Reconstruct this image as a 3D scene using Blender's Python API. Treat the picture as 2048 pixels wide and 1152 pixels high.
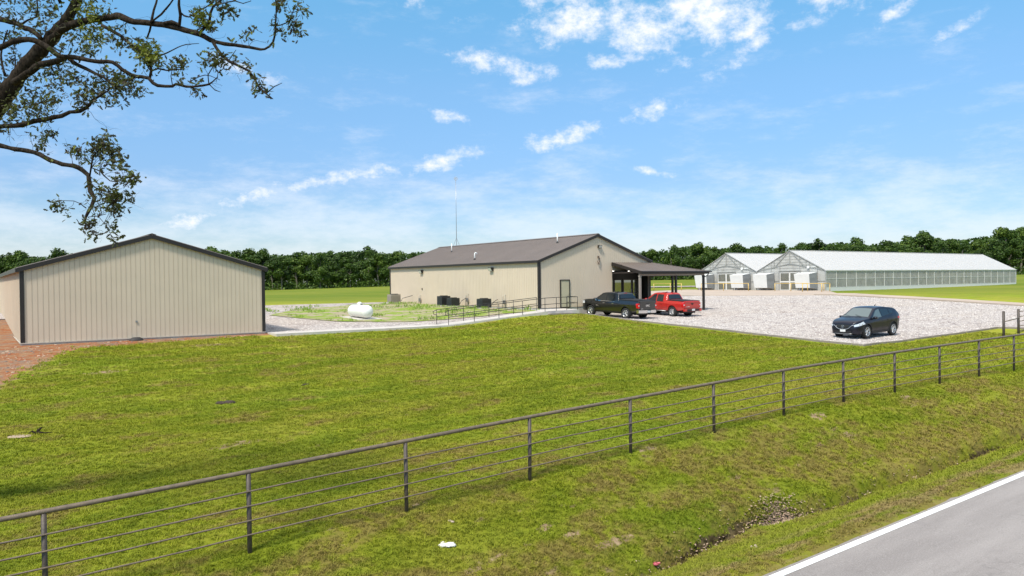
import bpy, bmesh, math, random
from mathutils import Vector, Matrix, noise
random.seed(11)
R = random.Random(5)
rad = math.radians
S = bpy.context.scene
for o in list(bpy.data.objects): bpy.data.objects.remove(o)
# ------------------------------------------------------------------ camera
CZ = 5.3
camd = bpy.data.cameras.new('camera'); cam = bpy.data.objects.new('camera', camd)
S.collection.objects.link(cam); S.camera = cam
camd.sensor_width = 36; camd.lens = 36*1534/2048; camd.clip_end = 6000; camd.clip_start = .1
CR = Matrix.Rotation(rad(90-.534), 3, 'X') @ Matrix.Rotation(rad(-.70), 3, 'Z')
cam.matrix_world = Matrix.Translation((0, 0, CZ)) @ CR.to_4x4()
# ------------------------------------------------------------------ sky
SUN_EL, SUN_AZ = rad(56), math.atan2(-.50, -.87)      # azimuth from +Y, clockwise (x, y) of the sun
W = bpy.data.worlds.new('World'); S.world = W; W.use_nodes = True
nt = W.node_tree; N = nt.nodes; LK = nt.links; N.clear()
def nd(t, **k):
    n = N.new(t)
    for a, b in k.items(): setattr(n, a, b)
    return n
def mth(op, a, b=None, c=None, clamp=False):
    n = nd('ShaderNodeMath', operation=op); n.use_clamp = clamp
    for i, q in enumerate((a, b, c)):
        if q is None: continue
        if isinstance(q, (int, float)): n.inputs[i].default_value = q
        else: LK.new(q, n.inputs[i])
    return n.outputs[0]
SKY_STR = .12
sky = nd('ShaderNodeTexSky', sky_type='NISHITA'); sky.sun_disc = False
sky.sun_elevation = SUN_EL; sky.sun_rotation = SUN_AZ
sky.air_density = 1.0; sky.dust_density = .6; sky.ozone_density = 2.0
tc = nd('ShaderNodeTexCoord'); sep = nd('ShaderNodeSeparateXYZ'); LK.new(tc.outputs['Generated'], sep.inputs[0])
az = mth('ARCTAN2', sep.outputs[0], sep.outputs[1]); el = mth('ARCSINE', sep.outputs[2])
comb = nd('ShaderNodeCombineXYZ'); LK.new(az, comb.inputs[0]); LK.new(el, comb.inputs[1])
# clouds: soft masses at known bearings and elevations, broken up by noise
def nz(scale, det, rough, sx=1, sy=1, off=0):
    m = nd('ShaderNodeMapping'); LK.new(comb.outputs[0], m.inputs[0]); m.inputs['Scale'].default_value = (sx, sy, 1)
    m.inputs['Location'].default_value = (off, off*.7, off)
    n = nd('ShaderNodeTexNoise'); n.inputs['Scale'].default_value = scale; n.inputs['Detail'].default_value = det
    n.inputs['Roughness'].default_value = rough; LK.new(m.outputs[0], n.inputs['Vector']); return n.outputs['Fac']
n1 = nz(30, 9, .66, 1, 1.4, 1.3); n2 = nz(11, 9, .68, .8, 2.4, 5.1)
CLOUDS = [  # az, el, half-width, half-height (deg), tilt, strength   (puffs)
 (5.6, 18.6, 5.2, 2.0, 4, 1.0), (9.8, 17.6, 3.6, 2.2, 0, 1.0), (14.6, 19.0, 4.6, 3.0, -25, 1.05), (4.4, 20.6, 3.0, 1.2, 0, 1.0), (17, 17.2, 2.4, 1.1, 25, .9), (2.2, 20.6, 2.6, 1.4, 0, .85),
 (-1.4, 15.9, 3.6, 1.0, -8, .95), (2.0, 14.9, 2.6, .7, 12, .8), (20, 20.8, 2.6, 1.5, 0, .9), (23.0, 19.0, 3.6, 1.6, 20, .85), (16.5, 15.6, 3.0, 1.0, 30, .7), (12.0, 15.2, 2.6, .7, 0, .6), (26.5, 17.0, 2.6, .8, 25, .7), (30, 15.5, 2, .6, 25, .6), (8.5, 15.8, 4, .8, 0, .7),
 (27.5, 18.6, 3.4, 1.0, 20, .75), (-9.5, 20.9, 2.0, .9, 0, .7), (3.8, 10.5, 3.5, .9, 10, .85), (-5.5, 8.8, 4.0, .8, 14, .8), (-10.8, 7.9, 3.4, .7, 10, .85), (-14.3, 7.2, 3.0, .7, 14, .85),
 (-18.3, 6.2, 3.2, .8, 14, .85), (-22.5, 4.4, 3.0, .8, 18, .8), (-24, 20.8, 4, 1.4, -10, .9), (-18.5, 14.5, 3.2, .9, -20, .65), (10.5, 7.8, 1.6, .35, -10, .8), (-4.4, 12.0, 2.2, .6, -5, .7),
 (-7, 20, 1.2, .7, 0, .6), (10.5, 12.2, 2.6, .8, 8, .7), (-29, 3.2, 4, .7, 8, .5), (22, 17.6, 3, .7, 12, .6), (33, 20.3, 3, 1.2, 0, .8), (-3, 18.6, 1.5, .7, 0, .5)]
acc = None
for a_, e_, w_, h_, t_, st in CLOUDS:
    m = nd('ShaderNodeMapping', vector_type='TEXTURE'); LK.new(comb.outputs[0], m.inputs[0])
    m.inputs['Location'].default_value = (rad(a_), rad(e_), 0); m.inputs['Rotation'].default_value = (0, 0, rad(t_))
    m.inputs['Scale'].default_value = (rad(w_)*1.35, rad(h_)*1.35, 1)
    l = nd('ShaderNodeVectorMath', operation='LENGTH'); LK.new(m.outputs[0], l.inputs[0])
    r_ = nd('ShaderNodeMapRange', interpolation_type='SMOOTHSTEP'); LK.new(l.outputs['Value'], r_.inputs[0])
    r_.inputs[1].default_value = 1.15; r_.inputs[2].default_value = 0; r_.inputs[3].default_value = 0; r_.inputs[4].default_value = st
    acc = r_.outputs[0] if acc is None else mth('MAXIMUM', acc, r_.outputs[0])
puff = mth('ADD', mth('MULTIPLY', acc, .62), mth('MULTIPLY', mth('SUBTRACT', n1, .5), 1.7))
pm = nd('ShaderNodeMapRange', interpolation_type='SMOOTHSTEP'); LK.new(puff, pm.inputs[0])
pm.inputs[1].default_value = .16; pm.inputs[2].default_value = .86
pmask = mth('MULTIPLY', pm.outputs[0], mth('MULTIPLY', acc, 4, clamp=True))
# thin veil low over the horizon and faint wisps higher up
ve = nd('ShaderNodeMapRange', interpolation_type='SMOOTHSTEP'); LK.new(el, ve.inputs[0])
ve.inputs[1].default_value = rad(12); ve.inputs[2].default_value = rad(0); ve.inputs[3].default_value = .0; ve.inputs[4].default_value = .32
wz = nd('ShaderNodeMapRange', interpolation_type='SMOOTHSTEP'); LK.new(mth('ADD', n2, ve.outputs[0]), wz.inputs[0])
wz.inputs[1].default_value = .50; wz.inputs[2].default_value = .90; wz.inputs[4].default_value = .42
# white cloud layer overhead, above the frame, added as neutral fill light
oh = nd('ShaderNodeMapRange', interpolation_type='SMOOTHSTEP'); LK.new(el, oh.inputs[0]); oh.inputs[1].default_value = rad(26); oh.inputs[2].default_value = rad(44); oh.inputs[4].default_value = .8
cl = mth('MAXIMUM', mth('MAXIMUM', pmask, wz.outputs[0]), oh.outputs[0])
# the photograph's saturated blue: tint of the sky by elevation
tint = nd('ShaderNodeValToRGB'); LK.new(mth('MULTIPLY', el, 1/rad(90)), tint.inputs[0])
cr = tint.color_ramp; cr.elements[0].position = 0; cr.elements[0].color = (.60, .70, .84, 1)
cr.elements[1].position = .25; cr.elements[1].color = (.74, 1.32, 1.33, 1)
e = cr.elements.new(.08); e.color = (.62, .76, .94, 1)
e = cr.elements.new(.155); e.color = (.77, 1.02, 1.12, 1)
mul = nd('ShaderNodeMix', data_type='RGBA', blend_type='MULTIPLY'); mul.inputs[0].default_value = 1
LK.new(sky.outputs[0], mul.inputs[6]); LK.new(tint.outputs[0], mul.inputs[7])
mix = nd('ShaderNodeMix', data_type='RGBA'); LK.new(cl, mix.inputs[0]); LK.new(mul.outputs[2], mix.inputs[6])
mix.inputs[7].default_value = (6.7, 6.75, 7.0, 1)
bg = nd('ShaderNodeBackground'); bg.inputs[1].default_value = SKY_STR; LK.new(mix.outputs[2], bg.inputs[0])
wo = nd('ShaderNodeOutputWorld'); LK.new(bg.outputs[0], wo.inputs[0])
# ------------------------------------------------------------------ sun, exposure
sl = bpy.data.lights.new('sun', 'SUN'); sl.energy = 3.6; sl.angle = rad(7); sl.color = (1, .94, .84)
so = bpy.data.objects.new('sun', sl); S.collection.objects.link(so)
sd = Vector((math.sin(SUN_AZ)*math.cos(SUN_EL), math.cos(SUN_AZ)*math.cos(SUN_EL), math.sin(SUN_EL)))
so.rotation_euler = sd.to_track_quat('Z', 'Y').to_euler(); so.location = (0, 0, 60)
S.view_settings.view_transform = 'Standard'; S.view_settings.look = 'None'
S.view_settings.exposure = .45; S.view_settings.gamma = 1
# ------------------------------------------------------------------ frame of the site: s along road, t away from it
UX, UY = .8155, .5787
ANG = math.atan2(UY, UX)
def st(s, t): return (s*UX - t*UY, s*UY + t*UX)
def s_of(x, y): return (x*UX + y*UY, -x*UY + y*UX)
def lerp(a, b, k): return a + (b-a)*k
def sm(k): k = max(0, min(1, k)); return k*k*(3-2*k)
def itab(tab, x):
    if x <= tab[0][0]: return tab[0][1]
    for (a, p), (b, q) in zip(tab, tab[1:]):
        if x <= b: return lerp(p, q, (x-a)/(b-a))
    return tab[-1][1]
ZF = [(-60, -5.2), (0, -4.95), (4, -4.78), (7, -4.61), (10.3, -4.47), (13.4, -4.31), (16.5, -4.17), (19.6, -4.05), (22.8, -3.99), (26, -3.96), (32, -3.96), (38, -3.95), (50, -3.8), (73, -3.45), (100, -2.9), (160, -2.4)]
def zfence(s): return sum(itab(ZF, s+d) for d in (-2, 0, 2))/3
def zroad(s): return -5.28 + .0215*60*math.tanh((s-11.6)/60)
FAR = [(-.9, -2.0), (-.32, -2.1), (-.16, -1.3), (.2, -.35), (.4, -.15), (.66, 0), (.9, .1)]
GU = [(-60, 10.5), (9, 10.4), (11, 10.54), (12.5, 10.82), (14, 10.98), (15.4, 10.86), (17.2, 10.64), (19.4, 10.62), (22, 10.56), (24.6, 10.70), (27.8, 10.74), (60, 10.7)]
def gully(s): return (itab(GU, s-.4)+itab(GU, s)+itab(GU, s+.4))/3 + .05*noise.noise(Vector((s*1.3, 0, 3)))
def gz(s, t):
    x, y = st(s, t)
    zr, zf = zroad(s), zfence(s)
    top = -2.84 + .95*sm((s-42)/34)
    lotup = .10*sm((s-27)/8)*sm((t-14.5)/6)*(1-sm((t-34)/10))
    top += .52*sm((s-23.5)/9)*(1-sm((s-35.2)/4.2))*sm((t-34)/8)
    if t < -4: z = zr - .25*sm((-4-t)/3)
    elif t < 8.9: z = zr - .05 + .085*sm((t-8.50-.10*noise.noise(Vector((s*1.7, 3, 3)))-.05*noise.noise(Vector((s*6, 1, 3))))/.10)
    elif t < 10.7:
        z = lerp(zr+.035, zr-.34, sm((t-8.9)/1.8))
    elif t < 13.8:
        z = lerp(zr-.34, zf, ((t-10.7)/3.1)**.8)
    elif t < 44: z = lerp(zf, top, (t-13.8)/30.2)+lotup
    else:
        z = lerp(top, -2.05 + .2*sm((s-42)/34), sm((t-44)/28))
    k = sm((y-105)/130)
    if k > 0 and y > 0: z = lerp(z, itab(FAR, x/y), k)
    # washed gully along the ditch
    if 9.5 < t < 11.6:
        c = gully(s)
        w = .24 + .1*noise.noise(Vector((s*.9, 5, 3)))
        d = abs(t-c)
        z -= (.30+.14*noise.noise(Vector((s*1.1, 9, 0))))*(1-sm(d/(w*1.1)))
        if t > c: z += .09*sm((t-c-.12)/.15)*(1-sm((t-c-.25)/.9))
    # unevenness of the lawn
    if 8.7 < t < 43 and t: 
        am = min(1, (t-8.7)/2)*min(1, (43-t)/6)
        z += am*(.05*noise.noise(Vector((s*.28, t*.28, 1))) + .022*noise.noise(Vector((s*1.1, t*1.1, 2))))
    return z + CZ
# ------------------------------------------------------------------ materials
MATS = {}
def mat(name, col, rough=.6, metal=0, var=.08, scale=8, bump=0, bscale=40, spec=.5, **k):
    if name in MATS: return MATS[name]
    m = bpy.data.materials.new(name); m.use_nodes = True; t = m.node_tree; b = t.nodes['Principled BSDF']
    b.inputs['Roughness'].default_value = rough; b.inputs['Metallic'].default_value = metal
    b.inputs['Specular IOR Level'].default_value = spec
    for a, v in k.items(): b.inputs[a].default_value = v
    c = t.nodes.new('ShaderNodeTexCoord'); n = t.nodes.new('ShaderNodeTexNoise'); n.inputs['Scale'].default_value = scale; n.inputs['Detail'].default_value = 5
    t.links.new(c.outputs['Object'], n.inputs['Vector'])
    r = t.nodes.new('ShaderNodeMapRange'); t.links.new(n.outputs['Fac'], r.inputs[0]); r.inputs[1].default_value = .25; r.inputs[2].default_value = .75
    r.inputs[3].default_value = 1-var; r.inputs[4].default_value = 1+var
    h = t.nodes.new('ShaderNodeHueSaturation'); h.inputs['Color'].default_value = (*col, 1); t.links.new(r.outputs[0], h.inputs['Value'])
    t.links.new(h.outputs[0], b.inputs['Base Color'])
    if bump:
        n2 = t.nodes.new('ShaderNodeTexNoise'); n2.inputs['Scale'].default_value = bscale; n2.inputs['Detail'].default_value = 6
        t.links.new(c.outputs['Object'], n2.inputs['Vector'])
        bp = t.nodes.new('ShaderNodeBump'); bp.inputs['Strength'].default_value = bump; bp.inputs['Distance'].default_value = .02
        t.links.new(n2.outputs['Fac'], bp.inputs['Height']); t.links.new(bp.outputs[0], b.inputs['Normal'])
    MATS[name] = m; return m
class NB:   # small node-building helper for layered materials
    def __init__(s, name):
        s.m = bpy.data.materials.new(name); s.m.use_nodes = True; s.t = s.m.node_tree; s.b = s.t.nodes['Principled BSDF']; s.out = s.t.nodes['Material Output']
        g = s.t.nodes.new('ShaderNodeNewGeometry'); s.pos = g.outputs['Position']
    def n(s, ty, **k):
        q = s.t.nodes.new(ty)
        for a, v in k.items(): setattr(q, a, v)
        return q
    def l(s, a, b): s.t.links.new(a, b)
    def noise(s, scale, det=4, rough=.55, sc=(1, 1, 1), vec=None):
        m = s.n('ShaderNodeMapping'); s.l(vec or s.pos, m.inputs[0]); m.inputs['Scale'].default_value = sc
        q = s.n('ShaderNodeTexNoise'); q.inputs['Scale'].default_value = scale; q.inputs['Detail'].default_value = det; q.inputs['Roughness'].default_value = rough
        s.l(m.outputs[0], q.inputs['Vector']); return q.outputs['Fac']
    def rng(s, v, a, b, c=0, d=1):
        q = s.n('ShaderNodeMapRange', interpolation_type='SMOOTHSTEP'); s.l(v, q.inputs[0])
        for i, z in enumerate((a, b, c, d)): q.inputs[i+1].default_value = z
        return q.outputs[0]
    def mix(s, f, a, b, mode='MIX'):
        q = s.n('ShaderNodeMix', data_type='RGBA', blend_type=mode)
        for i, z in ((0, f), (6, a), (7, b)):
            if isinstance(z, tuple): q.inputs[i].default_value = (*z, 1)
            elif isinstance(z, (int, float)): q.inputs[i].default_value = z
            else: s.l(z, q.inputs[i])
        return q.outputs[2]
    def math(s, op, a, b=0):
        q = s.n('ShaderNodeMath', operation=op)
        for i, z in enumerate((a, b)):
            if isinstance(z, (int, float)): q.inputs[i].default_value = z
            else: s.l(z, q.inputs[i])
        return q.outputs[0]
    def bump(s, h, strength, dist):
        q = s.n('ShaderNodeBump'); q.inputs['Strength'].default_value = strength; q.inputs['Distance'].default_value = dist
        s.l(h, q.inputs['Height']); s.l(q.outputs[0], s.b.inputs['Normal'])
def grass_color(b, blades=False):
    """mown lawn: yellow green, fresh green clumps, straw and bare patches (all laid out over the ground, in metres)"""
    v = b.n('ShaderNodeVectorRotate', rotation_type='Z_AXIS'); b.l(b.pos, v.inputs['Vector']); v.inputs['Angle'].default_value = -ANG
    P = v.outputs[0]
    big = b.noise(.10, 4, .6, (1, 2.2, 1), P); mid = b.noise(.55, 5, .62, (1, 1.7, 1), P); fin = b.noise(3.2, 5, .65, (1, 1, 1), P); vf = b.noise(17, 3, .6)
    c = b.mix(b.rng(mid, .22, .78), (.188, .236, .013), (.355, .368, .024))
    c = b.mix(b.rng(fin, .46, .74, 0, .38), c, (.105, .180, .012))
    c = b.mix(b.rng(big, .50, .66, 0, .5), c, (.22, .30, .02)); c = b.mix(b.rng(big, .50, .36, 0, .45), c, (.35, .31, .045))
    sp = b.n('ShaderNodeSeparateXYZ'); b.l(P, sp.inputs[0])
    mw = b.noise(1.0, 3, .55, (.10, 1.1, 1), P); c = b.mix(b.rng(mw, .50, .62, 0, .22), c, (.40, .40, .05)); c = b.mix(b.rng(mw, .50, .38, 0, .22), c, (.10, .15, .01))
    # the bank between fence and road is drier
    bank = b.rng(sp.outputs[1], 15.5, 11.5); bank2 = b.rng(sp.outputs[1], 8.4, 9.9); 
    dry = b.math('MULTIPLY', b.rng(b.math('ADD', b.math('MULTIPLY', bank, .10), mid), .50, .66), .72)
    c = b.mix(b.math('MULTIPLY', dry, b.rng(fin, .30, .55)), c, (.27, .185, .07))
    n5 = b.noise(1.3, 5, .7, (1, 2.6, 1), P)
    bare = b.rng(b.math('ADD', n5, b.math('MULTIPLY', bank, .05)), .66, .74)
    c = b.mix(b.math('MULTIPLY', bare, .8), c, (.36, .25, .15))
    vg = b.math('MULTIPLY', b.rng(sp.outputs[1], 9.75, 9.45), b.rng(sp.outputs[1], 7.5, 8.5)); vt = b.noise(.9, 4, .6, (.5, 2.5, 1), P)
    c = b.mix(b.math('MULTIPLY', vg, b.rng(vt, .46, .60, 0, .75)), c, (.36, .26, .12))
    vb = b.math('MULTIPLY', b.rng(sp.outputs[1], 10.5, 10.2), b.rng(sp.outputs[1], 9.2, 9.8)); c = b.mix(b.math('MULTIPLY', vb, .7), c, (.25, .285, .02))
    c = b.mix(b.rng(vf, .35, .75, .0, .2), c, (.05, .07, .008))
    at = b.n('ShaderNodeAttribute', attribute_name='soil', attribute_type='GEOMETRY')
    return c, P, fin, mid, vf
def lawn_material():
    b = NB('lawn'); c, P, fin, mid, vf = grass_color(b)
    at = b.n('ShaderNodeAttribute', attribute_name='soil', attribute_type='GEOMETRY')
    sn = b.noise(1.7, 6, .7); sn2 = b.noise(9, 4, .7)
    yy = b.n('ShaderNodeSeparateXYZ'); b.l(b.pos, yy.inputs[0]); c = b.mix(b.rng(yy.outputs[1], 50, 14, 0, .42), c, (.035, .04, .006))  # thatch tone, with the shade between blades painted in nearer the camera
    soilm = b.rng(b.math('ADD', at.outputs['Fac'], b.math('MULTIPLY', b.math('SUBTRACT', sn, .5), 1.9)), .42, .60)
    sc = b.mix(b.rng(sn, .35, .65), (.27, .085, .030), (.29, .185, .105)); sc = b.mix(b.rng(sn2, .48, .68, 0, .75), sc, (.11, .065, .045)); sc = b.mix(b.rng(b.noise(.45, 5, .7), .50, .62, 0, .8), sc, (.20, .155, .12))
    sc = b.mix(b.rng(sn2, .30, .36, .5, 0), sc, (.6, .45, .36))
    c = b.mix(soilm, c, sc)
    ad = b.n('ShaderNodeAttribute', attribute_name='earth', attribute_type='GEOMETRY')
    em = b.rng(b.math('ADD', ad.outputs['Fac'], b.math('MULTIPLY', b.math('SUBTRACT', sn2, .5), .9)), .45, .65)
    c = b.mix(em, c, b.mix(b.rng(fin, .38, .66), (.028, .020, .008), (.12, .09, .045)))
    ab = b.n('ShaderNodeAttribute', attribute_name='bare', attribute_type='GEOMETRY'); bm_ = b.rng(b.math('ADD', ab.outputs['Fac'], b.math('MULTIPLY', b.math('SUBTRACT', sn2, .5), 1.0)), .40, .62); c = b.mix(bm_, c, b.mix(b.rng(fin, .35, .65), (.18, .125, .07), (.32, .235, .145)))
    # far field: longer, evener grass
    fy = b.n('ShaderNodeSeparateXYZ'); b.l(b.pos, fy.inputs[0])
    fm = b.rng(fy.outputs[1], 66, 100)
    nearlight = 0
    fn = b.noise(.09, 5, .6, (.35, 1.4, 1)); fn2 = b.noise(.9, 5, .7, (.5, 1.3, 1))
    fc = b.mix(b.rng(fn, .35, .65), (.115, .165, .014), (.20, .215, .028)); fc = b.mix(b.rng(fn2, .45, .75, 0, .6), fc, (.07, .115, .01))
    c = b.mix(fm, c, fc)
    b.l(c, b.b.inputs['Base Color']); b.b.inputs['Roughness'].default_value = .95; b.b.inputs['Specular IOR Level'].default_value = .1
    b.bump(b.math('ADD', b.math('MULTIPLY', vf, .5), b.math('MULTIPLY', fin, .5)), .8, .05)
    return b.m
def blade_material():
    b = NB('grass_blade'); c, P, fin, mid, vf = grass_color(b)
    oi = b.n('ShaderNodeObjectInfo')
    h = b.n('ShaderNodeHueSaturation'); b.l(c, h.inputs['Color']); b.l(b.rng(oi.outputs['Random'], 0, 1, .86, 1.26), h.inputs['Value']); 
    b.l(h.outputs[0], b.b.inputs['Base Color']); b.b.inputs['Roughness'].default_value = .7; b.b.inputs['Specular IOR Level'].default_value = .2
    tr = b.n('ShaderNodeBsdfTranslucent'); b.l(h.outputs[0], tr.inputs[0]); ms = b.n('ShaderNodeMixShader'); ms.inputs[0].default_value = .3
    b.l(b.b.outputs[0], ms.inputs[1]); b.l(tr.outputs[0], ms.inputs[2]); b.l(ms.outputs[0], b.out.inputs[0])
    return b.m
def gravel_material(name, tone=(1, 1, 1)):
    b = NB(name)
    v = b.n('ShaderNodeTexVoronoi'); v.inputs['Scale'].default_value = 7; b.l(b.pos, v.inputs['Vector'])
    v2 = b.n('ShaderNodeTexVoronoi'); v2.inputs['Scale'].default_value = 2.6; b.l(b.pos, v2.inputs['Vector'])
    sp = b.n('ShaderNodeSeparateColor'); b.l(v.outputs['Color'], sp.inputs[0])
    sp2 = b.n('ShaderNodeSeparateColor'); b.l(v2.outputs['Color'], sp2.inputs[0])
    q = lambda c: tuple(x*y for x, y in zip(c, tone))
    c = b.mix(b.rng(sp.outputs[0], 0, 1), q((.35, .30, .275)), q((.53, .48, .445)))
    c = b.mix(b.rng(sp2.outputs[0], .55, 1, 0, .6), c, q((.63, .58, .54)))
    c = b.mix(b.rng(sp2.outputs[1], .75, 1, 0, .75), c, q((.16, .125, .12)))
    c = b.mix(b.rng(v.outputs['Distance'], .35, .75, 0, .6), c, q((.17, .14, .14)))
    lg = b.noise(.13, 4, .6, (.6, 1.4, 1)); c = b.mix(b.rng(lg, .45, .7, 0, .45), c, q((.42, .34, .27)))
    vr = b.n('ShaderNodeVectorRotate', rotation_type='Z_AXIS'); b.l(b.pos, vr.inputs['Vector']); vr.inputs['Angle'].default_value = -ANG
    tk_ = b.noise(.55, 3, .6, (.12, 1.3, 1), vr.outputs[0]); c = b.mix(b.rng(tk_, .52, .66, 0, .38), c, q((.34, .29, .25)))
    b.l(c, b.b.inputs['Base Color']); b.b.inputs['Roughness'].default_value = .9
    b.bump(b.math('ADD', b.math('MULTIPLY', v.outputs['Distance'], -1), sp2.outputs[0]), .8, .07)
    return b.m
def asphalt_material():
    b = NB('asphalt')
    v = b.n('ShaderNodeVectorRotate', rotation_type='Z_AXIS'); b.l(b.pos, v.inputs['Vector']); v.inputs['Angle'].default_value = -ANG
    a = b.noise(48, 4, .75); g = b.noise(.5, 6, .65, (.25, 1.6, 1), v.outputs[0]); k = b.noise(1.2, 6, .7)
    c = b.mix(b.rng(g, .35, .7), (.205, .182, .170), (.285, .256, .240)); c = b.mix(b.rng(a, .45, .7, 0, .5), c, (.42, .39, .38)); c = b.mix(b.rng(a, .45, .3, 0, .5), c, (.10, .09, .09))
    c = b.mix(b.rng(k, .55, .75, 0, .25), c, (.15, .13, .13))
    cv = b.n('ShaderNodeTexVoronoi', feature='DISTANCE_TO_EDGE'); cv.inputs['Scale'].default_value = .42
    dn = b.n('ShaderNodeTexNoise'); dn.inputs['Scale'].default_value = 1.6; dn.inputs['Detail'].default_value = 6; b.l(b.pos, dn.inputs['Vector']); va = b.n('ShaderNodeVectorMath', operation='ADD'); b.l(b.pos, va.inputs[0]); b.l(dn.outputs['Color'], va.inputs[1]); b.l(va.outputs[0], cv.inputs['Vector'])
    ck = b.math('MULTIPLY', b.rng(cv.outputs['Distance'], .010, .003, 0, .16), b.rng(b.noise(.35, 3, .5), .48, .60)); c = b.mix(ck, c, (.07, .06, .06))
    b.l(c, b.b.inputs['Base Color']); b.b.inputs['Roughness'].default_value = .85; b.bump(a, .6, .01); return b.m
M_LAWN = lawn_material(); M_BLADE = blade_material(); M_GRAVEL = gravel_material('gravel'); M_ASPH = asphalt_material()
_b = NB('road_paint'); _w = _b.noise(38, 5, .75); _w2 = _b.noise(2.2, 4, .6); _c = _b.mix(_b.rng(_b.math('ADD', _w, _b.math('MULTIPLY', _w2, .25)), .70, .80, 0, .8), (.76, .76, .74), (.30, .28, .27)); _b.l(_c, _b.b.inputs['Base Color']); _b.b.inputs['Roughness'].default_value = .6; M_PAINT = _b.m
M_CONC = mat('concrete', (.50, .46, .42), .85, var=.13, scale=1.2, bump=.3)
M_CONC2 = mat('pad_concrete', (.42, .335, .265), .85, var=.14, scale=.4, bump=.2)
M_FOUND = mat('foundation', (.42, .40, .37), .9, var=.25, scale=1.6, bump=.5)
M_CURB = mat('curb', (.24, .205, .175), .9, var=.2, scale=1.5, bump=.5)
M_TAN = mat('tan_siding', (.61, .505, .385), .50, var=.045, scale=.7)
M_TRIM = mat('dark_brown_trim', (.022, .017, .015), .42, var=.1)
M_ROOF = mat('brown_metal_roof', (.185, .150, .130), .42, var=.09, scale=.6, spec=.6)
M_PIPE = mat('pipe_paint', (.150, .112, .078), .5, .05, var=.28, scale=9, bump=.3)
M_POST = mat('dark_pipe_post', (.070, .054, .043), .55, .05, var=.3, scale=9, bump=.3)
M_RAIL = mat('black_rail', (.018, .016, .015), .4)
M_WHITE = mat('white_pvc', (.75, .75, .73), .4)
M_DOOR = mat('almond_door', (.46, .41, .28), .5, var=.05)
M_STEEL = mat('grey_steel', (.35, .35, .35), .4, .8)
M_DARK = mat('dark_interior', (.008, .008, .009), .7)
M_LIGHTBOX = mat('fixture_bronze', (.02, .016, .014), .4)
M_LENS = mat('fixture_lens', (.75, .74, .68), .25)
# ------------------------------------------------------------------ object helpers
C = S.collection
def props(o, label=None, cat=None, group=None, kind=None):
    if label: o['label'] = label
    if cat: o['category'] = cat
    if group: o['group'] = group
    if kind: o['kind'] = kind
    return o
def thing(name, label, cat, loc=(0, 0, 0), rz=0, group=None):
    o = bpy.data.objects.new(name, None); C.objects.link(o); o.location = loc; o.rotation_euler = (0, 0, rz); o.empty_display_size = .2
    return props(o, label, cat, group)
class MB:
    def __init__(s): s.v = []; s.f = []; s.mi = []; s.cur = 0
    def add(s, vs, fs, M=None):
        b = len(s.v); s.v += [(M @ Vector(p)) if M else Vector(p) for p in vs]
        s.f += [tuple(b+i for i in f) for f in fs]; s.mi += [s.cur]*len(fs)
    def box(s, x0, x1, y0, y1, z0, z1, M=None):
        s.add([(x0, y0, z0), (x1, y0, z0), (x1, y1, z0), (x0, y1, z0), (x0, y0, z1), (x1, y0, z1), (x1, y1, z1), (x0, y1, z1)],
              [(0, 3, 2, 1), (4, 5, 6, 7), (0, 1, 5, 4), (1, 2, 6, 5), (2, 3, 7, 6), (3, 0, 4, 7)], M)
    def bar(s, a, b, w, h, up=(0, 0, 1)):
        a, b = Vector(a), Vector(b); d = b-a; L = d.length; d.normalize()
        sx = d.cross(Vector(up)); 
        if sx.length < 1e-4: sx = Vector((1, 0, 0))
        sx.normalize(); uz = sx.cross(d)
        M = Matrix((( d.x, sx.x, uz.x, a.x), (d.y, sx.y, uz.y, a.y), (d.z, sx.z, uz.z, a.z), (0, 0, 0, 1)))
        s.box(0, L, -w/2, w/2, -h/2, h/2, M)
    def tube(s, pts, rs, n=8, cap=True):
        pts = [Vector(p) for p in pts]
        if isinstance(rs, (int, float)): rs = [rs]*len(pts)
        b = len(s.v); px = None
        for i, p in enumerate(pts):
            d = (pts[min(i+1, len(pts)-1)]-pts[max(i-1, 0)]).normalized()
            if px is None:
                px = d.orthogonal().normalized()
            else:
                px = (px - d*px.dot(d))
                px = px.normalized() if px.length > 1e-5 else d.orthogonal().normalized()
            q = d.cross(px)
            for k in range(n):
                a = 2*math.pi*k/n; s.v.append(p + (px*math.cos(a)+q*math.sin(a))*rs[i])
        fs = []
        for i in range(len(pts)-1):
            for k in range(n):
                fs.append((b+i*n+k, b+i*n+(k+1) % n, b+(i+1)*n+(k+1) % n, b+(i+1)*n+k))
        if cap:
            fs.append(tuple(b+k for k in reversed(range(n)))); fs.append(tuple(b+(len(pts)-1)*n+k for k in range(n)))
        s.f += fs; s.mi += [s.cur]*len(fs)
    def lathe(s, prof, n=24, M=None):  # prof (r, z)
        b = len(s.v)
        for r, z in prof:
            for k in range(n):
                a = 2*math.pi*k/n; p = Vector((r*math.cos(a), r*math.sin(a), z)); s.v.append(M @ p if M else p)
        fs = []
        for i in range(len(prof)-1):
            for k in range(n): fs.append((b+i*n+k, b+i*n+(k+1) % n, b+(i+1)*n+(k+1) % n, b+(i+1)*n+k))
        s.f += fs; s.mi += [s.cur]*len(fs)
    def poly(s, pts): s.add(pts, [tuple(range(len(pts)))])
    def build(s, name, m, parent=None, smooth=False, label=None):
        me = bpy.data.meshes.new(name); me.from_pydata([tuple(p) for p in s.v], [], s.f)
        for q in (m if isinstance(m, (list, tuple)) else [m]): me.materials.append(q)
        if isinstance(m, (list, tuple)): me.polygons.foreach_set('material_index', s.mi)
        if smooth: me.polygons.foreach_set('use_smooth', [True]*len(me.polygons))
        me.update(); o = bpy.data.objects.new(name, me); C.objects.link(o)
        if parent: o.parent = parent
        if label: o['label'] = label
        return o
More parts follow.
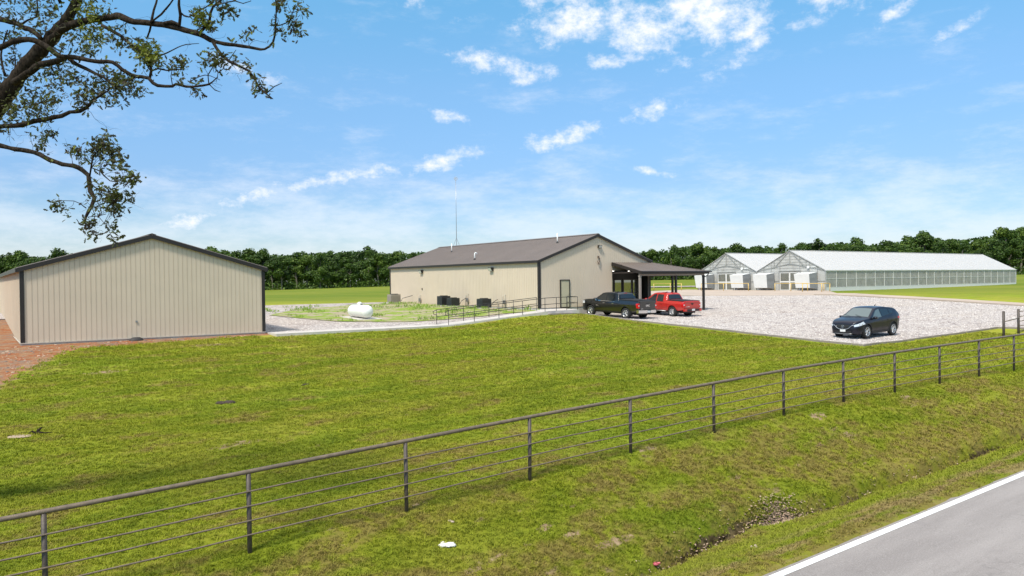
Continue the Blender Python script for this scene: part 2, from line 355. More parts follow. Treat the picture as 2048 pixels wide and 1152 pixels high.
def recalc(o):
    bm = bmesh.new(); bm.from_mesh(o.data); bmesh.ops.recalc_face_normals(bm, faces=bm.faces); bm.to_mesh(o.data); bm.free(); return o
def dup(root, loc=None, rz=None, label=None):
    r = root.copy(); C.objects.link(r)
    if loc is not None: r.location = loc
    if rz is not None: r.rotation_euler = (0, 0, rz)
    if label: r['label'] = label
    for ch in list(root.children):
        c = ch.copy(); C.objects.link(c); c.parent = r
        for g in list(ch.children):
            d = g.copy(); C.objects.link(d); d.parent = c
    return r
def site(name, label, cat, s, t, z, group=None, rz=0):
    x, y = st(s, t); return thing(name, label, cat, (x, y, z+CZ), ANG+rz, group)
#%%GROUND
# ------------------------------------------------------------------ terrain
def axis(segs):
    out = []
    for a, b, d in segs:
        n = max(1, round((b-a)/d)); out += [a+(b-a)*i/n for i in range(n)]
    out.append(segs[-1][1]); return out
SX = axis([(-900, -300, 100), (-300, -60, 24), (-60, -14, 3), (-14, 48, .36), (48, 100, 1.2), (100, 200, 5), (200, 500, 25), (500, 1400, 150)])
TX = axis([(-700, -100, 100), (-100, -10, 15), (-10, 8, 3), (8, 9.4, .2), (9.4, 11.7, .075), (11.7, 14, .2), (14, 30, .4), (30, 48, .5), (48, 84, 1.0), (84, 170, 4), (170, 400, 15), (400, 1400, 125)])
def soil_amount(s, t):
    # orange fill round the corner of the small barn, thinning along its front wall
    f = 1-sm((t-28.0-0.55*max(0, s))/2.0) if False else 0
    a = sm((4.6-s + .38*(t-40))/2.4)*sm((t-25.8+.5*noise.noise(Vector((s*.3, t*.3, 2))))/3.4) if t < 70 else 0
    if s < -30: a = 0
    b = sm((t-41.0-max(0, (s-4))*.14)/1.6)*(1-sm((s-13.8)/1.5)) if t < 47 else 0
    return max(a, b)
def gpt(x, y):  # point of the lawn seen at a pixel: march down the ray
    q = CR @ Vector(((x-1024)/1534, -(y-576)/1534, -1)); q /= q.y; Y = 6.0
    while Y < 90:
        s, t = s_of(q.x*Y, Y)
        if q.z*Y+CZ <= gz(s, t): return s, t
        Y += .04
    return s, t
BARE = [(*gpt(x, y), a, b) for x, y, a, b in ((1635, 833, .42, .22), (1810, 794, .35, .2), (1093, 1055, .28, .10), (1148, 1071, .40, .13), (997, 1119, .75, .09), (940, 1142, .4, .1), (1295, 897, .35, .16), (891, 939, .35, .14), (642, 1063, .30, .07), (835, 1012, .3, .08),
 (1700, 870, .5, .15), (1230, 1085, .6, .15), (1265, 880, .5, .12), (1430, 862, .3, .1), (420, 690, 1.2, .5), (470, 890, .8, .3), (210, 745, 1.0, .4))]
def bare_amount(s, t):
    m = 0
    for a, b, c, d in BARE:
        q = ((s-a)/c)**2+((t-b)/d)**2
        if q < 9: m = max(m, math.exp(-q))
    return m
def build_terrain():
    vs = []; so_ = []; ea = []; ba = []
    for t in TX:
        for s in SX:
            x, y = st(s, t); vs.append((x, y, gz(s, t))); so_.append(soil_amount(s, t))
            e_ = 0
            if 9.7 < t < 11.4:
                c = gully(s)
                e_ = 1-sm((abs(t-c)-.02)/.24)
                e_ *= .78+.45*noise.noise(Vector((s*.5, 2, 8)))+.2*sm((16-s)/4)
            ea.append(e_); ba.append(bare_amount(s, t) if -20 < s < 60 and 8 < t < 45 else 0)
    n = len(SX); fs = [(j*n+i, j*n+i+1, (j+1)*n+i+1, (j+1)*n+i) for j in range(len(TX)-1) for i in range(n-1)]
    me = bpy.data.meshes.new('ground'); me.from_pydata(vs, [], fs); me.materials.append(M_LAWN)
    me.polygons.foreach_set('use_smooth', [True]*len(fs))
    a = me.attributes.new('soil', 'FLOAT', 'POINT'); a.data.foreach_set('value', so_)
    a = me.attributes.new('earth', 'FLOAT', 'POINT'); a.data.foreach_set('value', ea)
    a = me.attributes.new('bare', 'FLOAT', 'POINT'); a.data.foreach_set('value', ba)
    o = bpy.data.objects.new('ground', me); C.objects.link(o); props(o, kind='structure'); return o
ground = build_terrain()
def sheet(name, poly, zoff, m, res=1.2, zf=None, thick=0):
    """a convex site polygon laid on the terrain"""
    bm = bmesh.new(); xs = [p[0] for p in poly]; ys = [p[1] for p in poly]
    nx = max(1, int((max(xs)-min(xs))/res)); ny = max(1, int((max(ys)-min(ys))/res))
    g = [[bm.verts.new((lerp(min(xs), max(xs), i/nx), lerp(min(ys), max(ys), j/ny), 0)) for i in range(nx+1)] for j in range(ny+1)]
    for j in range(ny):
        for i in range(nx): bm.faces.new((g[j][i], g[j][i+1], g[j+1][i+1], g[j+1][i]))
    cx, cy = sum(xs)/len(xs), sum(ys)/len(ys)
    for (a, b) in zip(poly, poly[1:]+poly[:1]):
        nrm = Vector((b[1]-a[1], a[0]-b[0], 0))
        if nrm.dot(Vector((cx-a[0], cy-a[1], 0))) > 0: nrm = -nrm
        if nrm.length < 1e-6: continue
        bmesh.ops.bisect_plane(bm, geom=bm.verts[:]+bm.edges[:]+bm.faces[:], plane_co=(a[0], a[1], 0), plane_no=nrm, clear_outer=True)
    for v in bm.verts:
        s, t = v.co.x, v.co.y; x, y = st(s, t); v.co = (x, y, (zf(s, t)+CZ if zf else gz(s, t)) + (zoff(s, t) if callable(zoff) else zoff))
    if thick:
        r = bmesh.ops.extrude_face_region(bm, geom=bm.faces[:])
        for v in [e for e in r['geom'] if isinstance(e, bmesh.types.BMVert)]: v.co.z -= thick
        bmesh.ops.recalc_face_normals(bm, faces=bm.faces)
    me = bpy.data.meshes.new(name); bm.to_mesh(me); bm.free(); me.materials.append(m)
    o = bpy.data.objects.new(name, me); C.objects.link(o); return o
def structure(o): o['kind'] = 'structure'; return o
# road and its edge line
structure(sheet('road', [(-60, -3.2), (160, -3.2), (160, 8.62), (-60, 8.62)], .0, M_ASPH, 3, lambda s, t: zroad(s)))
structure(sheet('road_edge_line', [(-60, 8.28), (160, 8.28), (160, 8.44), (-60, 8.44)], .006, M_PAINT, 3, lambda s, t: zroad(s)))
structure(sheet('road_centre_line', [(-60, 4.5), (160, 4.5), (160, 4.62), (-60, 4.62)], .006, mat('yellow_paint', (.65, .42, .05), .6), 3, lambda s, t: zroad(s)))
# loose grit shoulder
# gravel lot
def lotz(s, t): return .07
LOT = [(37.45, 21.7), (71.2, 21.7), (71.2, 46.7), (66.3, 57.5), (50, 58.5), (39.2, 45.9), (37.7, 39)]
structure(sheet('gravel_lot', LOT, lotz, M_GRAVEL, 1.0))
structure(sheet('gravel_drive', [(71.2, 15), (71.2, 21.698), (52.6, 21.698), (59, 15)], lotz, M_GRAVEL, 1.0))
structure(sheet('gravel_apron', [(33.2, 42.22), (36.2, 42.22), (37.7, 39), (39.6, 45.9), (33.2, 43.2)], .03, M_GRAVEL, .6))
structure(sheet('rear_gravel', [(50, 58.504), (66.3, 57.504), (64, 72), (48, 74), (47, 59)], .06, M_GRAVEL, 1.2))
structure(sheet('yard_gravel', [(13.95, 43.75), (34.9, 43.75), (34.9, 71), (13.95, 72)], .05, M_GRAVEL, 1.0))
structure(sheet('yard_gravel', [(13.94, 72), (-14, 72), (-14, 63), (13.94, 63)], .05, M_GRAVEL, 1.0))
M_WEED = NB('weedy_soil')
_b = M_WEED; _n = _b.noise(.8, 5, .7); _n2 = _b.noise(4, 4, .7)
_c = _b.mix(_b.rng(_n, .42, .56), (.36, .29, .20), (.20, .28, .02)); _c = _b.mix(_b.rng(_n2, .5, .7, 0, .6), _c, (.10, .13, .015))
_b.l(_c, _b.b.inputs['Base Color']); _b.b.inputs['Roughness'].default_value = .95; _b.bump(_n2, 1, .1); M_WEED = _b.m
structure(sheet('weedy_bed', [(20.8, 50.5), (24.5, 47.2), (29, 44.4), (34.8, 44.2), (34.8, 66.5), (29, 66), (22.0, 62.5), (18.6, 58)], .085, M_WEED, .8))
# concrete pad in front of the greenhouses, kerbs and strips
structure(sheet('concrete_pad', [(71.3, 46.7), (75, 46), (91.9, 58.0), (91.9, 82), (66, 76), (66.4, 57.6)], .10, M_CONC2, 1.2, thick=.3))
structure(sheet('concrete_strip', [(71.25, 21.7), (73.0, 21.7), (74.9, 45.9), (71.3, 46.6)], .18, M_CONC2, 1.2, thick=.3))
structure(sheet('rear_track', [s_of(8, 140), s_of(62, 140), s_of(62, 147), s_of(8, 147)], .12, M_GRAVEL, 3))
def kerb(name, pts, w, h0, h1, m, zadd):
    b = MB()
    for (a, c) in zip(pts, pts[1:]):
        L = math.hypot(c[0]-a[0], c[1]-a[1]); n = max(1, int(L/1.2)); d = ((c[0]-a[0])/L, (c[1]-a[1])/L); nn = (-d[1]*w/2, d[0]*w/2)
        rows = []
        for i in range(n+1):
            s, t = lerp(a[0], c[0], i/n), lerp(a[1], c[1], i/n); z = gz(s, t)+zadd(s, t)
            rows.append([(*st(s+nn[0], t+nn[1]), z+h0), (*st(s+nn[0], t+nn[1]), z+h1), (*st(s-nn[0], t-nn[1]), z+h1), (*st(s-nn[0], t-nn[1]), z+h0)])
        vs = [p for r in rows for p in r]; fs = []
        for i in range(n):
            for k in range(4): fs.append((i*4+k, i*4+(k+1) % 4, (i+1)*4+(k+1) % 4, (i+1)*4+k))
        fs += [(3, 2, 1, 0), (n*4, n*4+1, n*4+2, n*4+3)]; b.add(vs, fs)
    o = recalc(b.build(name, m)); return structure(o)
kerb('lot_kerb', [(33.1, 42.1), (36.3, 42.1), (37.6, 39), (37.36, 21.6)], .14, -.45, .03, M_CURB, lotz)
kerb('lot_kerb', [(37.28, 21.6), (52.5, 21.6)], .14, -.45, .03, M_CURB, lotz)
kerb('lot_kerb', [(52.5, 21.62), (59, 14.9)], .14, -.45, .03, M_CURB, lotz)
# sidewalk, ramp and landing
WALKZ = lambda s: -2.775 if s < 25 else lerp(-2.775, -2.16, min(1, (s-25)/8))
structure(sheet('sidewalk', [(13.9, 42.2), (25, 42.2), (25, 43.7), (13.9, 43.7)], 0, M_CONC, 1.5, lambda s, t: WALKZ(s), thick=.5))
structure(sheet('ramp', [(25.004, 42.2), (33, 42.2), (33, 43.7), (25.004, 43.7)], 0, M_CONC, 1.5, lambda s, t: WALKZ(s), thick=.7))
structure(sheet('landing', [(33.004, 42.75), (36.5, 42.95), (37.5, 45.98), (35.0, 45.98), (33.004, 43.7)], 0, M_CONC, 1.5, lambda s, t: -2.17, thick=.9))
#%%GRASS
# ------------------------------------------------------------------ grass blades on the near lawn (uncountable: stuff)
def scatter(o, inst, dens, smin, smax, tilt):
    g = bpy.data.node_groups.new('scatter', 'GeometryNodeTree')
    g.interface.new_socket('Geometry', in_out='INPUT', socket_type='NodeSocketGeometry'); g.interface.new_socket('Geometry', in_out='OUTPUT', socket_type='NodeSocketGeometry')
    A = g.nodes.new; L = g.links.new; gi, go = A('NodeGroupInput'), A('NodeGroupOutput')
    dp = A('GeometryNodeDistributePointsOnFaces'); L(gi.outputs[0], dp.inputs['Mesh']); dp.inputs['Density'].default_value = dens
    ci = A('GeometryNodeCollectionInfo'); ci.inputs[0].default_value = inst; ci.inputs[1].default_value = True
    ip = A('GeometryNodeInstanceOnPoints'); L(dp.outputs['Points'], ip.inputs['Points']); L(ci.outputs[0], ip.inputs['Instance']); ip.inputs['Pick Instance'].default_value = True
    rv = A('FunctionNodeRandomValue'); rv.data_type = 'FLOAT_VECTOR'; rv.inputs[0].default_value = (-tilt, -tilt, 0); rv.inputs[1].default_value = (tilt, tilt, 6.283); L(rv.outputs[0], ip.inputs['Rotation'])
    rs = A('FunctionNodeRandomValue'); rs.data_type = 'FLOAT'; rs.inputs[2].default_value = smin; rs.inputs[3].default_value = smax; L(rs.outputs[1], ip.inputs['Scale'])
    L(ip.outputs[0], go.inputs[0]); o.modifiers.new('scatter', 'NODES').node_group = g
def build_stones():
    b = NB('gravel_stone'); oi = b.n('ShaderNodeObjectInfo'); q = b.n('ShaderNodeValToRGB'); b.l(oi.outputs['Random'], q.inputs[0]); e = q.color_ramp.elements
    e[0].color = (.20, .165, .155, 1); e[1].color = (.72, .685, .64, 1); m_ = e.new(.25); m_.color = (.39, .345, .315, 1); m_ = e.new(.6); m_.color = (.54, .49, .45, 1)
    b.l(q.outputs[0], b.b.inputs['Base Color']); b.b.inputs['Roughness'].default_value = .9
    col = bpy.data.collections.new('gravel_stones')
    for k in range(5):
        bm = bmesh.new(); bmesh.ops.create_icosphere(bm, subdivisions=1, radius=1)
        for v in bm.verts: v.co = v.co*(1+.5*noise.noise(v.co*1.7+Vector((k*9, 0, 0)))); v.co.z *= .7
        me = bpy.data.meshes.new('gravel_stone'); bm.to_mesh(me); bm.free(); me.materials.append(b.m); col.objects.link(bpy.data.objects.new('gravel_stone', me))
    for nm, poly, zo, den in (('gravel_stones', LOT, lambda s, t: lotz(s, t)-.01, 26), ('gravel_stones', [(13.95, 43.75), (26, 43.75), (20, 50.4), (18, 58), (22, 64), (34.8, 67), (34.8, 71), (13.95, 72)], .04, 14)):
        if nm and zo == .04:
            for pl in ([(13.95, 43.75), (27.5, 43.75), (20, 50.4), (18.2, 58), (22, 63.4), (22, 72), (13.95, 72)],): pass
            parts = [[(13.95, 43.75), (28, 43.75), (20, 50.4), (13.95, 50.4)], [(13.95, 50.42), (20, 50.42), (18.3, 58), (13.95, 58)], [(13.95, 58.02), (18.3, 58.02), (22, 63), (22, 71.5), (13.95, 71.5)]]
        else: parts = [poly]
        for pl in parts:
            o = sheet(nm, pl, zo, b.m, 1.0); props(o, 'loose pale gravel stones covering the parking lot' if zo != .04 else 'loose pale gravel stones covering the yard', 'gravel', kind='stuff'); scatter(o, col, den*2.6, .016, .045, .5)
build_stones()
def build_grass():
    Rg = random.Random(3); tufts = bpy.data.collections.new('grass_tufts')
    for k in range(5):
        b = MB()
        for i in range(16):
            r0 = Rg.random()**.6*.055; a0 = Rg.random()*6.283; x, y = r0*math.cos(a0), r0*math.sin(a0)
            h = Rg.uniform(.012, .034); w = Rg.uniform(.0035, .006); a = Rg.random()*6.283; ln = Rg.uniform(.012, .045)
            dx, dy = math.cos(a), math.sin(a); px, py = -dy*w, dx*w
            b.add([(x-px, y-py, -.004), (x+px, y+py, -.004), (x+px*.7+dx*ln*.4, y+py*.7+dy*ln*.4, h*.65), (x-px*.7+dx*ln*.4, y-py*.7+dy*ln*.4, h*.65), (x+dx*ln, y+dy*ln, h)], [(0, 1, 2, 3), (3, 2, 4)])
        me = bpy.data.meshes.new('grass_tuft'); me.from_pydata([tuple(p) for p in b.v], [], b.f); me.materials.append(M_BLADE)
        o = bpy.data.objects.new('grass_tuft', me); tufts.objects.link(o)
    # emitter: the lawn in view, on the same surface as the ground
    ss = axis([(-8, 50, .36)]); tt = axis([(8.56, 9.4, .12), (9.4, 11.7, .115), (11.7, 16, .2), (16, 44, .5)])
    vs = []; den = []; hs = []
    for t in tt:
        for s in ss:
            x, y = st(s, t); vs.append((x, y, gz(s, t)-.002)); d = math.hypot(x, y)
            q = 430*(13/max(13, d))**1.8
            if abs(x) > y*.72+1.5: q = 0
            if s > 37 and t > 21.3: q = 0
            if t > 41.5 and s > 13: q = 0
            q *= 1-min(1, soil_amount(s, t)*1.3)
            if 10.0 < t < 11.1:
                c = gully(s)
                q *= .15+.85*sm((abs(t-c)-.1)/.3)
            n5 = noise.noise(Vector((s*.6, t*1.3, 4.4)))
            q *= (1-.6*sm((n5-.32)/.2))*(1-.85*bare_amount(s, t))
            if t < 8.66: q = 0
            elif t < 9.0: q *= .7+.8*noise.noise(Vector((s*1.9, 3, 3)))
            den.append(max(0, q)); hs.append(d)
    n = len(ss); fs = [(j*n+i, j*n+i+1, (j+1)*n+i+1, (j+1)*n+i) for j in range(len(tt)-1) for i in range(n-1)]
    me = bpy.data.meshes.new('grass'); me.from_pydata(vs, [], fs)
    a = me.attributes.new('den', 'FLOAT', 'POINT'); a.data.foreach_set('value', den)
    a = me.attributes.new('dist', 'FLOAT', 'POINT'); a.data.foreach_set('value', hs)
    o = bpy.data.objects.new('grass', me); C.objects.link(o); props(o, 'short mown yellow-green grass covering the lawn and road bank', 'grass', kind='stuff')
    g = bpy.data.node_groups.new('grass_scatter', 'GeometryNodeTree')
    g.interface.new_socket('Geometry', in_out='INPUT', socket_type='NodeSocketGeometry'); g.interface.new_socket('Geometry', in_out='OUTPUT', socket_type='NodeSocketGeometry')
    A = g.nodes.new; L = g.links.new
    gi, go = A('NodeGroupInput'), A('NodeGroupOutput')
    at = A('GeometryNodeInputNamedAttribute'); at.data_type = 'FLOAT'; at.inputs[0].default_value = 'den'
    ds = A('GeometryNodeInputNamedAttribute'); ds.data_type = 'FLOAT'; ds.inputs[0].default_value = 'dist'
    dp = A('GeometryNodeDistributePointsOnFaces'); L(gi.outputs[0], dp.inputs['Mesh']); L(at.outputs[0], dp.inputs['Density'])
    ci = A('GeometryNodeCollectionInfo'); ci.inputs[0].default_value = tufts; ci.inputs[1].default_value = True
    ip = A('GeometryNodeInstanceOnPoints'); L(dp.outputs['Points'], ip.inputs['Points']); L(ci.outputs[0], ip.inputs['Instance']); ip.inputs['Pick Instance'].default_value = True
    rv = A('FunctionNodeRandomValue'); rv.data_type = 'FLOAT_VECTOR'; rv.inputs[0].default_value = (-.15, -.15, 0); rv.inputs[1].default_value = (.15, .15, 6.283); L(rv.outputs[0], ip.inputs['Rotation'])
    rs = A('FunctionNodeRandomValue'); rs.data_type = 'FLOAT'; rs.inputs[2].default_value = .6; rs.inputs[3].default_value = 1.5
    mr = A('ShaderNodeMapRange'); L(ds.outputs[0], mr.inputs[0]); mr.inputs[1].default_value = 13; mr.inputs[2].default_value = 45; mr.inputs[3].default_value = 1; mr.inputs[4].default_value = 2.2
    mm = A('ShaderNodeMath'); mm.operation = 'MULTIPLY'; L(rs.outputs[1], mm.inputs[0]); L(mr.outputs[0], mm.inputs[1]); L(mm.outputs[0], ip.inputs['Scale'])
    L(ip.outputs[0], go.inputs[0])
    md = o.modifiers.new('scatter', 'NODES'); md.node_group = g
build_grass()
#%%FENCE
# ------------------------------------------------------------------ pipe fence along the road
TOPZ = [(-10, -3.75), (.9, -3.47), (4, -3.33), (7.15, -3.19), (10.33, -3.05), (13.4, -2.95), (16.5, -2.84), (19.6, -2.73), (22.8, -2.66), (26, -2.60), (29.1, -2.56), (32.2, -2.53), (35.35, -2.50), (44, -2.42), (60, -2.2)]
def build_fence():
    f = thing('pipe_fence', 'long brown pipe fence with thick top pipe and four thin rails along the road', 'fence', (*st(13.4, 13.8), gz(13.4, 13.8)), ANG)
    def loc(s, z, dt=0): return (s-13.4, dt, z+CZ-gz(13.4, 13.8))
    posts = [.9+3.11*i+(0 if i else 0) for i in range(-3, 17)]
    def ztop(s): return sum(itab(TOPZ, s+d) for d in (-1, 0, 1))/3
    for s in posts:
        b = MB(); zg = gz(s, 13.8)-CZ; lean = R.uniform(-.012, .012)
        b.tube([loc(s+lean, zg-.3), loc(s, ztop(s)-.03)], .041, 12, True)
        b.build('post', M_POST, f, True)
    ps = [posts[0]-.5] + posts + [posts[-1]+.5]; fine = []
    for a, b_ in zip(ps, ps[1:]):
        for k in range(6): fine.append(lerp(a, b_, k/6))
    fine.append(ps[-1])
    b = MB(); b.tube([loc(s, ztop(s)+.004*noise.noise(Vector((s*.8, 1, 1)))) for s in fine], .040, 12); b.build('top_rail', M_PIPE, f, True)
    for k, dz in enumerate((.34, .60, .86, 1.11)):
        b = MB(); b.tube([loc(s, ztop(s)-dz+.016*noise.noise(Vector((s*.5, k*3, 7))), -.044) for s in fine], .0155, 8)
        b.build('rail', M_PIPE, f, True)
    # gate posts and gate at the drive
    g0 = gz(47.3, 19.1)-CZ
    g = site('drive_gate', 'brown pipe gate with thick posts closing the gravel drive beyond the fence', 'gate', 47.3, 19.1, g0)
    dx, dy = 3.46, .6
    for q in (0, 1, 2.3):
        b = MB(); b.tube([(dx*q, dy*q, -.3), (dx*q, dy*q, 1.50 if q < 2 else 1.35)], .07, 12); b.lathe([(.0001, 1.53), (.072, 1.51), (.072, 1.48)], 12, Matrix.Translation((dx*q, dy*q, -.005 if q < 2 else -.155))); b.build('post', M_POST, g, True)
    b = MB(); b.tube([(0, 0, .92), (dx, dy, .98)], .03, 8); b.build('rail', M_PIPE, g, True)
    b = MB()
    for z in (.22, .5, .78, 1.06, 1.36): b.tube([(dx*1.03, dy*1.03, z), (dx*2.27, dy*2.27, z)], .024, 8)
    for q in (1.05, 1.65, 2.25): b.tube([(dx*q, dy*q, .2), (dx*q, dy*q, 1.37)], .026, 8)
    b.build('gate_leaf', M_PIPE, g, True)
build_fence()
#%%BUILDINGS
# ------------------------------------------------------------------ metal buildings
RIB = .2286
def siding(b, x0, x1, y, z0, top, face=-1, axis_='x', holes=(), depth=.009):
    """ribbed sheet wall: flat pans with raised ribs; holes = (x0, x1, z0, z1)"""
    def P(x, off, z): return (x, y+face*off, z) if axis_ == 'x' else (y+face*off, x, z)
    n = max(1, round((x1-x0)/RIB)); st_ = (x1-x0)/n
    cuts = sorted({round(x0+i*st_, 5) for i in range(n+1)} | {h[0] for h in holes} | {h[1] for h in holes} | ({(x0+x1)/2}))
    seams = [x0+i*st_ for i in range(1, n)]; G = .007 if axis_ == 'x' else .016
    bk = [(x0+.01, top(x0+.01)), ((x0+x1)/2, top((x0+x1)/2)), (x1-.01, top(x1-.01))] if not holes else None
    for a, c in zip(cuts, cuts[1:]):
        if any(abs(c-q) < 1e-3 for q in seams): c -= G     # open lap joint beside each rib, with its return 3 cm deep
        segs = [(z0, None)]
        for h in holes:
            if a >= h[0]-1e-4 and c <= h[1]+1e-4:
                segs = ([(z0, h[2])] if h[2] > z0+.01 else []) + ([(h[3], None)])
        for lo, hi in segs:
            b.poly([P(a, 0, lo), P(c, 0, lo), P(c, 0, hi if hi is not None else top(c)), P(a, 0, hi if hi is not None else top(a))])
            h1, h2 = (hi if hi is not None else top(c)), (hi if hi is not None else top(c+G))
            b.poly([P(c, 0, lo), P(c, -.035, lo), P(c, -.035, h1), P(c, 0, h1)]); b.poly([P(c, -.035, lo), P(c+G, -.035, lo), P(c+G, -.035, h2), P(c, -.035, h1)]); b.poly([P(c+G, -.035, lo), P(c+G, 0, lo), P(c+G, 0, h2), P(c+G, -.035, h2)])
    for i in range(n+1):
        x = min(max(x0+i*st_, x0+.02), x1-.02); segs = [(z0, None)]
        for h in holes:
            if h[0]-.01 <= x <= h[1]+.01: segs = ([(z0, h[2])] if h[2] > z0+.01 else []) + [(h[3], None)]
        for lo, hi in segs:
            h1 = hi if hi is not None else top(x)
            vs = [P(x, .001, lo), P(x+.003, depth, lo), P(x+.012, depth, lo), P(x+.018, .001, lo), P(x, .001, h1), P(x+.003, depth, h1), P(x+.012, depth, h1), P(x+.018, .001, h1)]
            b.add(vs, [(0, 1, 5, 4), (1, 2, 6, 5), (2, 3, 7, 6), (0, 3, 2, 1), (4, 5, 6, 7)])
def gable_building(root, w, L, he, hr, base, over=.12, roofover=.15, front_holes=(), side_holes=(), side2_holes=()):
    """local: x across gable 0..w, y depth 0..L, z from the ground of the root; base = height of wall bottom"""
    top = lambda x: he + (hr-he)*(1-abs(x-w/2)/(w/2))
    b = MB(); siding(b, 0, w, 0, base, top, -1, 'x', front_holes); b.build('front_wall', M_TAN, root)
    b = MB(); siding(b, 0, w, L, base, top, 1, 'x'); b.build('rear_wall', M_TAN, root)
    b = MB(); siding(b, 0, L, 0, base, lambda x: he, -1, 'y', side_holes); b.build('side_wall', M_TAN, root)
    b = MB(); siding(b, 0, L, w, base, lambda x: he, 1, 'y', side2_holes); b.build('side_wall', M_TAN, root)
    # roof sheets with standing ribs, one mesh
    b = MB(); ty = .03; sl = (hr-he)/(w/2); ex = roofover
    for sg in (-1, 1):
        def Q(d, y, off=0):  # d = horizontal distance from ridge
            return (w/2+sg*d, y, hr - sl*d + ty + off)
        D = w/2+ex
        b.add([Q(0, -over, .05), Q(D, -over, .05), Q(D, L+over, .05), Q(0, L+over, .05), Q(0, -over, 0), Q(D, -over, 0), Q(D, L+over, 0), Q(0, L+over, 0)],
              [(0, 1, 2, 3), (4, 7, 6, 5), (0, 4, 5, 1), (1, 5, 6, 2), (2, 6, 7, 3)])
        n = round((L+2*over)/RIB)
        for i in range(n+1):
            y = -over+.02+(L+2*over-.04)*i/n
            b.add([Q(.12, y-.018, .051), Q(.12, y+.018, .051), Q(.12, y+.009, .076), Q(.12, y-.009, .076), Q(D, y-.018, .051), Q(D, y+.018, .051), Q(D, y+.009, .076), Q(D, y-.009, .076)],
                  [(0, 4, 7, 3), (3, 7, 6, 2), (2, 6, 5, 1), (4, 5, 6, 7)])
    rf = recalc(b.build('roof', M_ROOF, root))
    b = MB(); 
    for sg in (-1, 1): b.bar((w/2+sg*.09, -over-.01, hr+.10), (w/2+sg*.09, L+over+.01, hr+.10), .22, .02, (sg*sl, 0, 1))
    b.build('ridge_cap', M_ROOF, rf)
    # dark trim: rakes, eaves, corners
    for yy in (-over-.012, L+over+.012):
        for sg in (-1, 1):
            b = MB()
            e0 = (w/2, yy, hr-.035); e1 = (w/2+sg*(w/2+ex), yy, he-sl*ex-.035)
            b.bar(e0, e1, .03, .20); b.build('rake_trim', M_TRIM, root)
    b = MB()
    for x in (-ex-.02, w+ex+.02): b = MB(); b.box(x-.04, x+.04, -over+.005, L+over-.005, he-sl*ex-.12, he-sl*ex+.06); b.build('eave_trim', M_TRIM, root)
    for cx, cy in ((0, 0), (w, 0), (0, L), (w, L)):
        b = MB(); sx, sy = (-1 if cx == 0 else 1), (-1 if cy == 0 else 1)
        b.box(min(cx-sx*.15, cx+sx*.032), max(cx-sx*.15, cx+sx*.032), min(cy+sy*.0, cy+sy*.034), max(cy, cy+sy*.034), base-.01, he-.03)
        b.box(min(cx, cx+sx*.034), max(cx, cx+sx*.034), min(cy-sy*.15, cy-sy*.001), max(cy-sy*.15, cy-sy*.001), base-.01, he-.03)
        b.build('corner_trim', M_TRIM, root)
    return top
# small barn on the left
barn = site('small_barn', 'tan ribbed metal barn without windows, its plain gable wall facing the lawn', 'barn', 2.08, 44.0, -2.80)
gable_building(barn, 11.76, 34.0, 3.68, 5.40, .06)
b = MB(); b.box(-.02, 11.78, -.03, 34.03, -.5, .058); b.build('slab_edge', M_FOUND, barn)
b = MB(); b.box(-.045, 11.8, -.06, -.035, .03, .075); b.box(-.06, -.035, -.03, 34.03, .03, .075); b.build('base_trim', mat('pale_base_trim', (.5, .45, .38), .5), barn)
b = MB(); b.box(5.03, 5.13, -.04, -.023, .86, .96); b.box(5.05, 5.11, -.055, -.04, .87, .92); b.build('outlet_cover', M_STEEL, barn)
o = MB(); o.lathe([(.001, .17), (.12, .165), (.20, .10), (.235, .0)], 14, Matrix.Scale(1.5, 4, (1, 0, 0))); o = o.build('downspout_stone', mat('dark_rubber', (.03, .028, .028), .7), None, True)
o.location = (*st(7.1, 43.75), gz(7.1, 43.75)); o.rotation_euler = (0, 0, ANG); props(o, 'dark lump lying at the foot of the small barn front wall', 'stone')
# main building with recessed entrance corner
BW, BL = 11.8, 25.0
main = site('main_building', 'large tan metal building with brown roof, concrete foundation and covered entrance corner', 'building', 35.15, 46.0, -2.11)
RX0 = 7.45; RD = .9; RH = 2.84
gable_building(main, BW, BL, 3.62, 5.68, .02, front_holes=((2.02, 2.94, .0, 2.12), (RX0, BW, -.0, RH)), side2_holes=())
b = MB(); b.box(.02, RX0, .03, BL-.03, -.95, .0); b.box(RX0, BW-.02, RD, BL-.03, -.95, .0); b.build('foundation', M_FOUND, main)
b = MB(); b.box(RX0, BW+.02, -.02, RD, -.72, -.02); b.build('entrance_slab', M_CONC, main)
